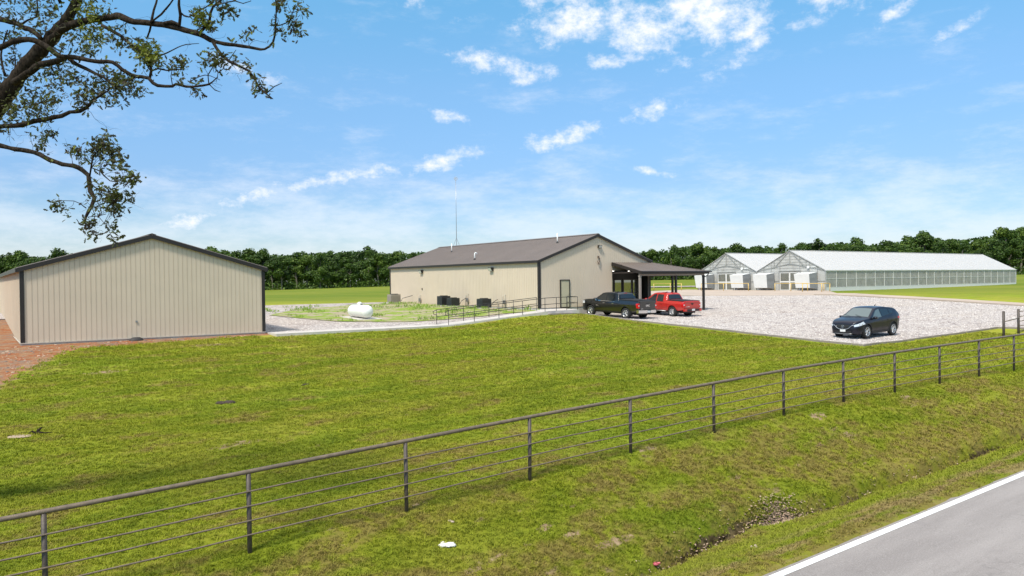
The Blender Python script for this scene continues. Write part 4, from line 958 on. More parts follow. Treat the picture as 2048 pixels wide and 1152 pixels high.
class Car:
    def __init__(s, T, Wd, belt, sill, arches, W, L, k=.42, crown=.03, rc=.06):
        s.T, s.Wd, s.belt, s.sill, s.arches, s.W, s.L, s.k, s.crown, s.rc = T, Wd, belt, sill, arches, W, L, k, crown, rc
    def top(s, x): return itab(s.T, x)
    def hw(s, x): return itab(s.Wd, x)
    def y(s, x, z):
        w = s.hw(x); bz = itab(s.belt, x); lo = itab(s.sill, x)
        if z > bz: return w - .02 - (z-bz)*s.k
        q = (z-lo)/(bz-lo); q = max(0, min(1, q))
        # tucked sill, fullest at two thirds, small shoulder line
        return w - .075*(1-q)**2.2 - .02*max(0, (q-.72)/.28)**2 + .012*math.exp(-((q-.78)/.06)**2)
    def zb(s, x):
        z = itab(s.sill, x)
        for xc, zc, r in s.arches:
            if abs(x-xc) < r: z = max(z, zc+math.sqrt(r*r-(x-xc)**2))
        return z
    def ring(s, x, nz_=14, na=4, nt_=8):
        T = s.top(x); zb = s.zb(x); rc = min(s.rc, (T-zb)*.3); pts = []
        for i in range(nz_+1):
            z = lerp(zb, T-rc, i/nz_); pts.append((s.y(x, z), z))
        ye = s.y(x, T-rc)
        for i in range(1, na+1):
            a = i/na*math.pi/2; pts.append((ye-rc*(1-math.cos(a)), T-rc+rc*math.sin(a)))
        yt = ye-rc
        half = pts[:]
        for i in range(1, nt_): y = lerp(yt, -yt, i/nt_); half.append((y, T+s.crown*(1-(y/yt)**2)))
        return half + [(-y, z) for y, z in reversed(pts)]
    def body(s, m, parent, name='body'):
        xs = set(i*.05 for i in range(int(s.L/.05)+1)) | {p[0] for p in s.T} | {s.L}
        for xc, zc, r in s.arches: xs |= {xc+r*math.cos(a*math.pi/14) for a in range(15)}
        xs = sorted(xs); X = [xs[0]]
        for x in xs[1:]:
            if x-X[-1] > .004: X.append(x)
        b = MB(); rings = [s.ring(x) for x in X]; n = len(rings[0])
        b.v = [Vector((x, y, z)) for x, r in zip(X, rings) for y, z in r]
        for i in range(len(X)-1):
            for k in range(n-1): b.f.append((i*n+k, (i+1)*n+k, (i+1)*n+k+1, i*n+k+1))
            b.f.append((i*n+n-1, (i+1)*n+n-1, (i+1)*n, i*n))
        b.f.append(tuple(range(n))); b.f.append(tuple((len(X)-1)*n+k for k in reversed(range(n)))); b.mi = [0]*len(b.f)
        o = recalc(b.build(name, m, parent, True))
        bpy_sharp(o); return o
    def side(s, quad, sgn, off=.004, n=8, b=None):
        """patch on the body side: quad of (x, z)"""
        b = b or MB(); base = len(b.v)
        for j in range(n+1):
            for i in range(n+1):
                u_, v_ = i/n, j/n
                x = lerp(lerp(quad[0][0], quad[1][0], u_), lerp(quad[3][0], quad[2][0], u_), v_); z = lerp(lerp(quad[0][1], quad[1][1], u_), lerp(quad[3][1], quad[2][1], u_), v_)
                b.v.append(Vector((x, sgn*(s.y(x, z)+off), z)))
        for j in range(n):
            for i in range(n):
                f = (base+j*(n+1)+i, base+j*(n+1)+i+1, base+(j+1)*(n+1)+i+1, base+(j+1)*(n+1)+i); b.f.append(f if sgn < 0 else f[::-1]); b.mi.append(b.cur)
        return b
    def over(s, x0, x1, m0, m1, off=.006, n=10, dx=0):
        """patch over the top between two stations, margins m0/m1 from the body edge"""
        b = MB()
        for j in range(n+1):
            x = lerp(x0, x1, j/n); T = s.top(x); w = s.y(x, T-s.rc)-s.rc; ww = w-lerp(m0, m1, j/n)
            for i in range(n+1):
                y = lerp(-ww, ww, i/n); b.v.append(Vector((x+dx, y, T+s.crown*(1-(y/w)**2)+off)))
        for j in range(n):
            for i in range(n): b.f.append((j*(n+1)+i, j*(n+1)+i+1, (j+1)*(n+1)+i+1, (j+1)*(n+1)+i)); b.mi.append(0)
        return b
def bpy_sharp(o):
    me = o.data
    bm = bmesh.new(); bm.from_mesh(me)
    for e in bm.edges:
        if len(e.link_faces) == 2 and e.calc_face_angle(0) > rad(38): e.smooth = False
    bm.to_mesh(me); bm.free()
def wheel(root, x, y, r, w, sgn, spokes=5, rimr=.66, style='double', dark=False):
    M = Matrix.Translation((x, y, r)) @ Matrix.Rotation(rad(-90*sgn), 4, 'X')   # local +z points outboard
    a = MB(); rr = r*rimr
    a.lathe([(rr, -w*.42), (r*.93, -w*.5), (r, -w*.36), (r, w*.36), (r*.97, w*.45), (r*.90, w*.5), (rr*1.04, w*.46), (rr, w*.36), (rr, -w*.42)], 40, M)
    for k in range(40):
        q = Matrix.Rotation(k*math.pi/20, 4, 'Z'); a.box(r-.004, r+.007, -.010, .010, -w*.34, w*.34, M @ q)
    wo = thing('wheel', None, None); wo.parent = root
    a.build('tyre', M_TYRE, wo, True)
    b = MB(); b.lathe([(rr, w*.36), (rr*1.03, w*.47), (rr*.94, w*.47), (rr*.90, w*.2), (rr*.90, -w*.3)], 36, M)
    for k in range(spokes):
        for da in ((-.16, .16) if style == 'double' else (0,)):
            q = M @ Matrix.Rotation(k*2*math.pi/spokes+da, 4, 'Z')
            hw_ = .016 if style == 'double' else .035
            b.add([(rr*.12, -hw_, w*.36), (rr*.12, hw_, w*.36), (rr*.95, hw_*1.3, w*.42), (rr*.95, -hw_*1.3, w*.42), (rr*.12, -hw_, w*.2), (rr*.12, hw_, w*.2), (rr*.95, hw_*1.3, w*.3), (rr*.95, -hw_*1.3, w*.3)], [(0, 3, 2, 1), (0, 4, 7, 3), (1, 2, 6, 5), (4, 5, 6, 7)], q)
    b.lathe([(rr*.26, w*.30), (rr*.24, w*.42), (rr*.12, w*.45), (.001, w*.45)], 20, M)
    b.build('rim', M_RIM, wo, True)
    b = MB(); b.lathe([(rr*.9, w*.05), (.001, w*.05)], 30, M); b.lathe([(rr*.55, w*.06), (rr*.55, w*.14), (.001, w*.14)], 24, M); b.build('brake_disc', M_RIMD, wo)
def text_mesh(txt, size, depth, m, parent, name, M):
    cu = bpy.data.curves.new(name, 'FONT'); cu.body = txt; cu.size = size; cu.extrude = depth; cu.align_x = 'CENTER'; cu.align_y = 'CENTER'; cu.offset = size*.03
    t = bpy.data.objects.new(name, cu); C.objects.link(t); dg = bpy.context.evaluated_depsgraph_get()
    me = bpy.data.meshes.new_from_object(t.evaluated_get(dg)); me.name = name; bpy.data.objects.remove(t)
    me.transform(M); me.materials.clear(); me.materials.append(m); o = bpy.data.objects.new(name, me); C.objects.link(o); o.parent = parent; return o
def plateM(x, y, z, facing):  # text plane in YZ facing +x (1) or -x (-1)
    return Matrix.Translation((x, y, z)) @ Matrix.Rotation(rad(90*facing), 4, 'Z') @ Matrix.Rotation(rad(90), 4, 'X')
def place(root, rear_axle, heading, x_rear, x_front, zr, zf):
    """root origin = rear bumper centre at ground; heading unit vector; z of ground at both axles (relative to camera)"""
    hx, hy = heading; pitch = math.atan2(zf-zr, x_front-x_rear)
    root.location = (rear_axle[0]-hx*x_rear, rear_axle[1]-hy*x_rear, zr+CZ-math.tan(pitch)*x_rear)
    root.rotation_euler = (0, -pitch, math.atan2(hy, hx))
def arch_trim(car, xc, zc, r, root, m, w=.055):
    for sg in (-1, 1):
        b = MB(); P = []
        for k in range(19):
            a = math.pi*k/18
            for q in (r-.012, r+w):
                x, z = xc+q*math.cos(a), zc+q*math.sin(a); z = max(z, itab(car.sill, x)); P.append(Vector((x, sg*(car.y(x, z)+.016), z)))
        P2 = [p-Vector((0, sg*.06, 0)) for p in P]; n = len(P); b.v = P+P2
        for k in range(18):
            b.f += [(2*k, 2*k+1, 2*k+3, 2*k+2), (n+2*k, 2*k, 2*k+2, n+2*k+2), (2*k+1, n+2*k+1, n+2*k+3, 2*k+3)]
        b.mi = [0]*len(b.f); recalc(b.build('fender_trim', m, root))
def mirror_part(root, x, y, z, sg, m, s=1):
    b = MB(); Mm = Matrix.Translation((x, sg*y, z)) @ Matrix.Diagonal((.10*s, .12*s, .085*s, 1))
    b.lathe([(.001, -1), (.5, -.86), (.85, -.5), (1, 0), (.9, .5), (.5, .86), (.001, 1)], 12, Mm); b.tube([(x, sg*(y-.16), z-.06), (x, sg*y, z-.03)], .03, 6); o = b.build('side_mirror', m, root, True)
    b = MB(); b.box(x-.105*s, x-.09*s, sg*y-.085*s, sg*y+.085*s, z-.05*s, z+.055*s); b.build('mirror_glass', M_CHROME, o)
def lines(car, root, segs, sg, m=None, w=.008):
    b = MB()
    for (x0, z0, x1, z1) in segs:
        n = 8
        if abs(x1-x0) > abs(z1-z0): car.side([(x0, z0-w/2), (x1, z1-w/2), (x1, z1+w/2), (x0, z0+w/2)], sg, .0025, n, b)
        else: car.side([(x0-w/2, z0), (x0+w/2, z0), (x1+w/2, z1), (x1-w/2, z1)], sg, .0025, n, b)
    b.build('panel_gap', m or M_PLAST, root)
# --- dark blue hatchback SUV
def make_suv():
    root = thing('parked_suv', 'dark navy blue SUV parked alone on the gravel near the lot corner', 'car')
    L = 4.54; xr, xf = .91, 3.61; r = .365
    T = [(0, .70), (.02, .92), (.07, 1.08), (.16, 1.21), (.30, 1.36), (.44, 1.48), (.52, 1.51), (.9, 1.58), (1.5, 1.645), (2.0, 1.655), (2.35, 1.62), (2.52, 1.575), (3.0, 1.30), (3.30, 1.13), (3.40, 1.095), (3.9, 1.035), (4.2, .975), (4.36, .93), (4.46, .875), (4.51, .80), (4.54, .64)]
    Wd = [(0, .70), (.06, .79), (.2, .86), (.5, .905), (1, .92), (3.3, .92), (3.9, .905), (4.2, .86), (4.38, .78), (4.50, .66), (4.54, .58)]
    belt = [(0, 1.12), (1.0, 1.10), (2, 1.04), (3.4, .99), (4.0, .9), (4.54, .62)]
    sill = [(0, .42), (.3, .33), (.5, .26), (4.0, .25), (4.35, .24), (4.54, .30)]
    car = Car(T, Wd, belt, sill, [(xr, r, r+.065), (xf, r, r+.065)], 1.84, L, .40, .035, .07)
    P = mat('navy_paint', (.006, .006, .014), .34, .0, var=.04, scale=1.5, spec=.35, **{'Coat Weight': .35, 'Coat Roughness': .06})
    body = car.body(P, root)
    b = MB(); b.box(.3, 4.2, -.62, .62, .2, .62); b.box(.06, 4.44, -.7, .7, .30, .44); b.build('underbody', M_RIMD, root)
    arch_trim(car, xr, r, r+.065, root, M_PLAST, .05); arch_trim(car, xf, r, r+.065, root, M_PLAST, .05)
    for x in (xr, xf):
        for sg in (-1, 1): wheel(root, x, sg*.79, r, .225, sg, 5)
    for sg in (-1, 1):
        b = MB(); car.side([(2.13, 1.095), (3.10, 1.065), (2.52, 1.48), (2.15, 1.55)], sg, .005, 8, b); b.build('front_side_window', M_GLASSC, root)
        b = MB(); car.side([(1.28, 1.215), (2.06, 1.125), (2.08, 1.55), (1.34, 1.53)], sg, .005, 8, b); b.build('rear_side_window', M_GLASS, root)
        b = MB(); car.side([(.90, 1.29), (1.22, 1.225), (1.27, 1.515), (.98, 1.46)], sg, .005, 8, b); b.build('quarter_window', M_GLASS, root)
        b = MB(); car.side([(.86, 1.26), (2.1, 1.09), (2.1, 1.108), (.88, 1.28)], sg, .009, 10, b); car.side([(2.1, 1.09), (3.18, 1.035), (3.16, 1.055), (2.1, 1.108)], sg, .009, 10, b); b.build('window_trim', M_PLAST, root)
        lines(car, root, [(3.26, .42, 3.26, 1.0), (2.10, .38, 2.10, 1.08), (1.22, .72, 1.27, 1.12), (1.33, .38, 3.2, .38)], sg)
        b = MB(); car.side([(1.35, .26), (3.15, .26), (3.15, .36), (1.35, .36)], sg, .014, 8, b); b.build('sill_trim', M_PLAST, root)
        for x in (2.28, 1.42):
            b = MB(); b.box(x, x+.18, sg*(car.y(x, .96)+.01)-.014, sg*(car.y(x, .96)+.01)+.014, .93, .955); b.build('door_handle', P, root)
        mirror_part(root, 3.02, 1.01, 1.10, sg, P, 1.05)
        b = MB(); car.side([(3.86, .80), (4.50, .66), (4.50, .76), (3.98, .94)], sg, .01, 12, b); hl = b.build('headlight', M_LAMP, root, True)
        b = MB()
        for q in (4.10, 4.26): b.lathe([(.045, 0), (.03, .012), (.001, .014)], 14, Matrix.Translation((q, sg*(car.y(q, .78)+.012), .78)) @ Matrix.Rotation(rad(-90*sg), 4, 'X'))
        b.build('lamp_bowl', M_CHROME, hl)
        b = MB(); car.side([(.10, .93), (.48, .96), (.42, 1.06), (.12, 1.06)], sg, .01, 8, b); b.build('tail_light', M_REDL, root, True)
        b = MB(); b.lathe([(.055, 0), (.05, .02), (.001, .02)], 14, Matrix.Translation((4.40, sg*.62, .42)) @ Matrix.Rotation(rad(90), 4, 'Y') @ Matrix.Rotation(0, 4, 'Z')); b.build('fog_lamp', M_LAMP, root)
        b = MB(); car.over(0, 0, 0, 0)
    b = car.over(2.55, 3.29, .07, .06, .006, 12); b.build('windscreen', M_GLASSC, root, True)
    b = car.over(.20, .44, .10, .10, .006, 6); b.build('rear_window', M_GLASS, root, True)
    b = MB()
    for y in (-.35, .30): b.bar((3.36, y+.1, 1.165), (3.20, y-.35, 1.262), .012, .012)
    b.build('wiper', M_PLAST, root)
    # nose: grille opening, chrome wing, lower intake, plate
    def nx(y, z): return 4.556 - max(0, abs(y)-.50)*.42 - max(0, (z-.64))*.20
    def strip(pts, th, dp, m, nm, par=root):
        b = MB(); b.tube([Vector((nx(y, z)+dp, y, z)) for y, z in pts], th, 8); return b.build(nm, m, par, True)
    b = MB(); gp = []
    for i in range(13):
        y = -.44+.88*i/12; q = abs(y)/.44
        zt = .795-.03*q; zb_ = .53+.20*q**2.6
        gp.append((Vector((nx(y, zt)+.004, y, zt)), Vector((nx(y, zb_)+.004, y, min(zb_, zt-.01)))))
    b.v = [p for a in gp for p in a]
    for i in range(12): b.f.append((2*i, 2*i+1, 2*i+3, 2*i+2)); b.mi.append(0)
    gr = b.build('grille', M_PLAST, root)
    strip([(-.62, .765), (-.52, .74), (-.45, .69), (-.36, .60), (-.22, .535), (0, .515), (.22, .535), (.36, .60), (.45, .69), (.52, .74), (.62, .765)], .017, .012, M_CHROME, 'chrome_wing')
    strip([(-.34, .66), (-.2, .64), (0, .635), (.2, .64), (.34, .66)], .008, .008, M_PLAST, 'grille_bar', gr)
    b = MB(); Em = Matrix.Translation((nx(0, .68)+.03, 0, .68)) @ Matrix.Rotation(rad(90), 4, 'Y')
    b.tube([Vector((nx(0, .68)+.03, .082*math.cos(k*.314), .68+.066*math.sin(k*.314))) for k in range(21)], .008, 6, False)
    b.tube([Vector((nx(0, .68)+.03, y, z)) for y, z in ((-.075, .705), (-.045, .705), (0, .655), (.045, .705), (.075, .705))], .008, 6, False); b.build('emblem', M_CHROME, gr, True)
    b = MB()
    for i in range(10):
        y0, y1 = -.5+i*.1, -.4+i*.1
        b.add([(nx(y0, .42)+.004-.015, y0, .30), (nx(y1, .42)+.004-.015, y1, .30), (nx(y1, .42)+.004, y1, .44), (nx(y0, .42)+.004, y0, .44)], [(0, 1, 2, 3)])
    b.build('lower_intake', M_PLAST, root)
    strip([(-.52, .285), (-.3, .27), (0, .265), (.3, .27), (.52, .285)], .018, -.01, M_STEEL, 'skid_trim')
    b = MB(); b.box(4.555, 4.575, -.155, .155, .385, .535); pl = b.build('licence_plate', M_PLATE, root)
    b = MB(); b.box(-.02, -.0, -.155, .155, .78, .93); b.build('licence_plate', M_PLATE, root)
    b = MB(); b.tube([(.95, -.2, 1.66), (.80, -.2, 1.73)], [.028, .012], 8); b.build('roof_aerial', M_PLAST, root, True)
    b = car.over(.44, .62, .05, .05, .025, 4, -.04); b.build('spoiler', P, root, True)
    # dash and seats showing through are left to the tint; parcel on the dash edge
    ra = st(43.0, 23.95); place(root, ra, (-UX, -UY), xr, xf, gz(43.0, 23.95)-CZ+lotz(43, 24), gz(40.3, 23.95)-CZ+lotz(40.3, 24))
    return root
suv = make_suv()
# --- crew cab pickups
def make_truck(kind):
    blk = kind == 'black'
    if blk:
        root = thing('pickup_truck', 'glossy black crew cab pickup with chrome rear bumper parked facing the building', 'pickup truck')
        L, xr, xf, r, W = 5.85, 1.22, 4.86, .405, 2.03
        T = [(0, 1.33), (.03, 1.365), (1.93, 1.375), (1.96, 1.42), (2.10, 1.74), (2.17, 1.82), (2.28, 1.865), (2.9, 1.885), (3.4, 1.865), (3.72, 1.81), (4.38, 1.36), (4.46, 1.325), (5.0, 1.30), (5.5, 1.245), (5.72, 1.18), (5.80, 1.08), (5.85, .92)]
        Wd = [(0, .985), (.12, 1.0), (.6, 1.015), (5.2, 1.015), (5.55, .985), (5.74, .93), (5.85, .86)]
        belt = [(0, 1.22), (4.4, 1.20), (5.85, 1.1)]; sill = [(0, .60), (.5, .52), (1.9, .46), (4.2, .44), (5.5, .40), (5.85, .42)]
        P = paint('black_paint', (.006, .006, .007), .0); k = .36
    else:
        root = thing('pickup_truck', 'bright red crew cab pickup with dark wheels parked beside the black one', 'pickup truck')
        L, xr, xf, r, W = 5.39, 1.17, 4.41, .40, 1.89
        T = [(0, 1.20), (.03, 1.245), (1.72, 1.25), (1.74, 1.30), (1.90, 1.66), (1.97, 1.735), (2.08, 1.775), (2.6, 1.795), (3.05, 1.77), (3.33, 1.71), (3.96, 1.26), (4.04, 1.225), (4.6, 1.20), (5.0, 1.13), (5.22, 1.04), (5.33, .92), (5.39, .80)]
        Wd = [(0, .90), (.12, .93), (.6, .945), (4.8, .945), (5.1, .90), (5.28, .82), (5.39, .72)]
        belt = [(0, 1.12), (3.9, 1.10), (5.39, .95)]; sill = [(0, .60), (.5, .53), (1.7, .48), (3.9, .46), (5.1, .42), (5.39, .46)]
        P = paint('red_paint', (.52, .022, .016), .1, .3); k = .38
    ar = r+.085
    car = Car(T, Wd, belt, sill, [(xr, r+.02, ar), (xf, r+.02, ar)], W, L, k, .03, .055)
    body = car.body(P, root)
    cb = T[2][0]; top_b = T[2][1]
    b = MB(); b.box(.2, L-.4, -.62, .62, .34, .70); b.tube([(xr, -.8, r), (xr, .8, r)], .07, 8); b.tube([(xr, 0, r)]*1+[(xr-.12, 0, r)], .16, 10); b.tube([(xf, -.8, r), (xf, .8, r)], .05, 8); b.tube([(.1, -.35, .42), (.9, -.4, .44)], .04, 8); b.build('underbody', M_RIMD, root)
    for x in (xr, xf):
        arch_trim(car, x, r+.02, ar, root, P if blk else P, .06)
        for sg in (-1, 1): wheel(root, x, sg*(W/2-.145), r, .265, sg, 5 if blk else 6, .60 if blk else .56, 'single' if not blk else 'double')
    # cab glass
    bz = 1.25 if blk else 1.15; tz = 1.74 if blk else 1.645
    xa = cb+.42; xm = xa+.83 if blk else xa+.72; xe = xm+1.05 if blk else xm+.98
    for sg in (-1, 1):
        b = MB(); car.side([(xm+.06, bz), (xe, bz), (xe-.60, tz), (xm+.08, tz+.02)], sg, .005, 8, b); b.build('front_side_window', M_GLASS, root)
        b = MB(); car.side([(xa, bz), (xm-.04, bz), (xm-.02, tz+.02), (xa+.06, tz+.01)], sg, .005, 8, b); b.build('rear_side_window', M_GLASS, root)
        b = MB(); car.side([(xa-.03, bz-.03), (xe+.03, bz-.03), (xe+.03, bz-.005), (xa-.03, bz-.005)], sg, .009, 10, b); b.build('window_trim', M_CHROME if blk else M_PLAST, root)
        lines(car, root, [(cb+.03, .50, cb+.03, top_b-.03), (xa-.08, .9, xa-.08, tz+.02), (xm+.01, .5, xm+.01, tz+.02), (xe+.06, .5, xe+.06, bz), (xa+.1, .52, xe+.05, .52)], sg, M_RIMD if not blk else mat('gap_grey', (.0015, .0015, .0015), .7))
        for x in (xm+.10, xa+.03):
            b = MB(); z = bz-.17; yy = car.y(x, z)+.022; b.box(x, x+.20, sg*yy-.014, sg*yy+.014, z-.016, z+.016); b.build('door_handle', M_CHROME if blk else P, root)
        b = MB(); z = .70; car.side([(xr+ar+.05, z), (xf-ar-.05, z), (xf-ar-.05, z+.035), (xr+ar+.05, z+.035)], sg, .012, 10, b); b.build('door_moulding', P, root)
        mirror_part(root, xe-.02, W/2+.12, bz+.06, sg, P if not blk else M_PLAST, 1.35)
        # lamps
        zt = (1.20, .84) if blk else (1.12, .80)
        b = MB(); car.side([(.004, zt[1]), (.17, zt[1]+.02), (.20, zt[0]-.02), (.004, zt[0])], sg, .010, 6, b); yy = car.y(.0, 1.0)
        b.add([(-.012, sg*(yy+.01), zt[1]), (-.012, sg*(yy-.14), zt[1]), (-.012, sg*(yy-.14), zt[0]), (-.012, sg*(yy+.01), zt[0])], [(0, 1, 2, 3) if sg < 0 else (3, 2, 1, 0)])
        tl = b.build('tail_light', M_REDL, root)
        b = MB(); b.box(-.016, -.011, sg*(yy-.07)-.05, sg*(yy-.07)+.05, (zt[0]+zt[1])/2-.04, (zt[0]+zt[1])/2+.05); b.build('reversing_lamp', M_LAMP, tl)
        b = MB(); fz = 1.05 if blk else .93; car.side([(L-.42, fz-.10), (L-.02, fz-.13), (L-.02, fz+.05), (L-.35, fz+.10)], sg, .010, 8, b); b.build('headlight', M_LAMP, root, True)
        if blk: b = MB(); car.side([(xr+ar+.02, .46), (xf-ar-.02, .46), (xf-ar-.02, .50), (xr+ar+.02, .50)], sg, .02, 8, b); b.build('sill_trim', M_PLAST, root)
        else: b = MB(); b.tube([(xr+ar+.1, sg*(W/2-.0), .42), (xf-ar-.1, sg*(W/2-.0), .42)], .035, 8); b.build('side_step', M_STEEL, root, True)
        # mud flap
        b = MB(); b.box(xr-ar-.03, xr-ar-.01, sg*(W/2-.14)-.12, sg*(W/2-.14)+.12, .28, .62); b.build('mud_flap', M_PLAST, root)
    b = car.over(T[9 if blk else 9][0]+.02, T[10][0]-.02, .07, .05, .006, 12); b.build('windscreen', M_GLASSC, root, True)
    # rear window on the steep back of the cab
    b = MB(); x0, z0, x1, z1 = T[3][0], T[3][1]+.02, T[4][0], T[4][1]-.01
    n = 6
    for j in range(n+1):
        x, z = lerp(x0, x1, j/n), lerp(z0, z1, j/n); w = car.y(x, z)-.13
        for i in range(n+1): y = lerp(-w, w, i/n); b.v.append(Vector((x-.03, y, z+.018+car.crown*(1-(y/w)**2)*.6)))
    for j in range(n):
        for i in range(n): b.f.append((j*(n+1)+i, (j+1)*(n+1)+i, (j+1)*(n+1)+i+1, j*(n+1)+i+1)); b.mi.append(0)
    b.build('rear_window', M_GLASS, root, True)
    b = MB(); b.box(T[5][0]-.03, T[5][0]+.0, -.15, .15, T[5][1]+.005, T[5][1]+.035); b.build('high_brake_lamp', M_REDL, root)
    # bed with cover and rails
    b = MB(); b.box(.08, cb-.03, -W/2+.13, W/2-.13, top_b+.028, top_b+.045)
    b.build('bed_cover' if not blk else 'bed_cover', M_PLAST, root)
    for sg in (-1, 1):
        b = MB(); b.box(.04, cb-.02, sg*(W/2-.09)-.04, sg*(W/2-.09)+.04, top_b-.01, top_b+.035); b.build('bed_rail', M_PLAST if blk else M_PLAST, root)
    # tailgate with recess lines and letters
    zt0, zt1 = (.74, 1.31) if blk else (.70, 1.19); hwid = W/2-.19
    b = MB(); b.box(-.022, -.003, -hwid, hwid, zt0, zt1)
    b.box(-.028, -.0221, -hwid+.06, hwid-.06, zt0+.10, zt1-.12); b.box(-.05, -.0221, -hwid, hwid, zt1-.035, zt1+.03); tg = b.build('tailgate', P, root)
    b = MB(); b.box(-.034, -.0281, -.13, .13, zt1-.16, zt1-.09); b.build('tailgate_handle', M_PLAST if not blk else M_PLAST, tg)
    if blk:
        text_mesh('GMC', .19, .006, M_CHROME, tg, 'badge_letters', plateM(-.036, 0, 1.02, -1))
        text_mesh('SIERRA', .075, .004, M_CHROME, tg, 'badge_letters', plateM(-.030, .58, .80, -1))
        for sg in (1, -1):
            yy = car.y(4.28, .93)+.012
            text_mesh('SIERRA', .085, .004, M_CHROME, root, 'badge_letters', Matrix.Translation((4.10, sg*yy, .86)) @ (Matrix.Rotation(rad(180 if sg > 0 else 0), 4, 'Z')) @ Matrix.Rotation(rad(90), 4, 'X'))
    else:
        text_mesh('TACOMA', .085, .004, M_CHROME, tg, 'badge_letters', plateM(-.032, .44, .83, -1))
        b = MB(); b.tube([Vector((-.036, .085*math.cos(q*.314), 1.02+.055*math.sin(q*.314))) for q in range(21)], .007, 6, False); b.tube([Vector((-.036, .04*math.cos(q*.314), 1.02+.053*math.sin(q*.314))) for q in range(21)], .006, 6, False); b.tube([Vector((-.036, .05*math.cos(q*.314), 1.045+.02*math.sin(q*.314))) for q in range(21)], .006, 6, False); b.build('emblem', M_RIMD, tg, True)
    # bumpers
    b = MB()
    if blk:
        pts = [(.10, W/2-.0, .60), (-.06, W/2-.05, .60), (-.16, W/2-.25, .60), (-.19, .45, .60)]
        for sg in (-1, 1):
            for (p, q) in zip(pts, pts[1:]):
                b.add([(p[0], sg*p[1], .50), (q[0], sg*q[1], .50), (q[0], sg*q[1], .71), (p[0], sg*p[1], .71), (p[0]+.08, sg*p[1]*.9, .71), (q[0]+.08, sg*q[1]*.95, .71)], [(0, 1, 2, 3), (3, 2, 5, 4)])
            b.box(-.19, -.10, min(sg*.17, sg*.45), max(sg*.17, sg*.45), .50, .71)
        bp = b.build('rear_bumper', M_CHROME, root)
        b = MB(); b.box(-.15, -.06, -.169, .169, .48, .70); b.box(-.18, .05, -W/2+.15, W/2-.15, .711, .73); b.build('bumper_step', M_PLAST, bp)
    else:
        b.box(-.15, .0, -W/2+.04, W/2-.04, .50, .69); bp = b.build('rear_bumper', P, root)
        b = MB(); b.box(-.165, -.151, -W/2+.3, W/2-.3, .52, .66); b.box(-.15, .02, -W/2+.1, W/2-.1, .691, .71); b.build('bumper_step', M_PLAST, bp)
    b = MB(); b.box(-.185 if not blk else -.165, -.17 if not blk else -.151, -.155, .155, .53, .68); b.build('licence_plate', M_PLATE, root)
    b = MB(); b.box(-.24, -.1, -.04, .04, .38, .46); b.build('tow_hitch', M_RIMD, root)
    b = MB(); zz = .98 if blk else .86; b.box(L-.05, L+.02, -W/2+.32, W/2-.32, zz-.22, zz+.14); gr = b.build('grille', M_CHROME if blk else M_PLAST, root)
    b = MB(); b.box(L-.12, L+.06, -W/2+.14, W/2-.14, .50, .70); b.build('front_bumper', M_CHROME if blk else P, root)
    b = MB(); b.tube([(T[7][0]-.2, .3, T[7][1]+.02), (T[7][0]-.32, .3, T[7][1]+.08)], [.03, .012], 8); b.build('roof_aerial', M_PLAST, root, True)
    if blk:
        th = rad(38.5); h = (-math.sin(th), math.cos(th)); rl = (8.32, 56.0); lft = (-h[1], h[0]); wy = W/2-.145
        ra = (rl[0]-lft[0]*wy, rl[1]-lft[1]*wy); place(root, ra, h, xr, xf, -2.89, -2.745)
    else:
        th = rad(33.5); h = (-math.sin(th), math.cos(th)); rl = (12.24, 58.5); lft = (-h[1], h[0]); wy = W/2-.145
        ra = (rl[0]-lft[0]*wy, rl[1]-lft[1]*wy); place(root, ra, h, xr, xf, -2.90, -2.77)
    return root
make_truck('black'); make_truck('red')
#%%OAK
# ------------------------------------------------------------------ oak in the foreground
M_BARK = NB('oak_bark'); _b = M_BARK; _n = _b.noise(22, 6, .75, (1, 1, .35)); _n2 = _b.noise(4, 4, .6)
_c = _b.mix(_b.rng(_n, .35, .65), (.010, .008, .006), (.048, .036, .026)); _c = _b.mix(_b.rng(_n2, .55, .7, 0, .5), _c, (.075, .06, .045))
_b.l(_c, _b.b.inputs['Base Color']); _b.b.inputs['Roughness'].default_value = .95; _b.b.inputs['Specular IOR Level'].default_value = .1; _b.bump(_n, 1, .03); M_BARK = _b.m
def leaf_mat(name, ca, cb, cc, tr=.35):
    b = NB(name); a = b.n('ShaderNodeAttribute', attribute_name='tint', attribute_type='GEOMETRY')
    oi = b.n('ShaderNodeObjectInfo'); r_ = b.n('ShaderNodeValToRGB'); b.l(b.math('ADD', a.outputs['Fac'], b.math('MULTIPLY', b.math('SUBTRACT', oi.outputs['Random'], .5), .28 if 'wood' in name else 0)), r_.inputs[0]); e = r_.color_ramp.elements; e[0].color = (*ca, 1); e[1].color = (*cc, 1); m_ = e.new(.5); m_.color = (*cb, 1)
    b.l(r_.outputs[0], b.b.inputs['Base Color']); b.b.inputs['Roughness'].default_value = .55; b.b.inputs['Specular IOR Level'].default_value = .3
    t = b.n('ShaderNodeBsdfTranslucent'); b.l(r_.outputs[0], t.inputs[0]); ms = b.n('ShaderNodeMixShader'); ms.inputs[0].default_value = tr
    b.l(b.b.outputs[0], ms.inputs[1]); b.l(t.outputs[0], ms.inputs[2]); b.l(ms.outputs[0], b.out.inputs[0]); return b.m
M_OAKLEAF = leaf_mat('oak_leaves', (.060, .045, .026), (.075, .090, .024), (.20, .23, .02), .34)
def px(x, y, d):
    """a place seen at photograph pixel (x, y), d metres out along the view's forward axis"""
    q = CR @ Vector(((x-1024)/1534, -(y-576)/1534, -1)); q /= q.y; return Vector((q.x*d, d, q.z*d+CZ))
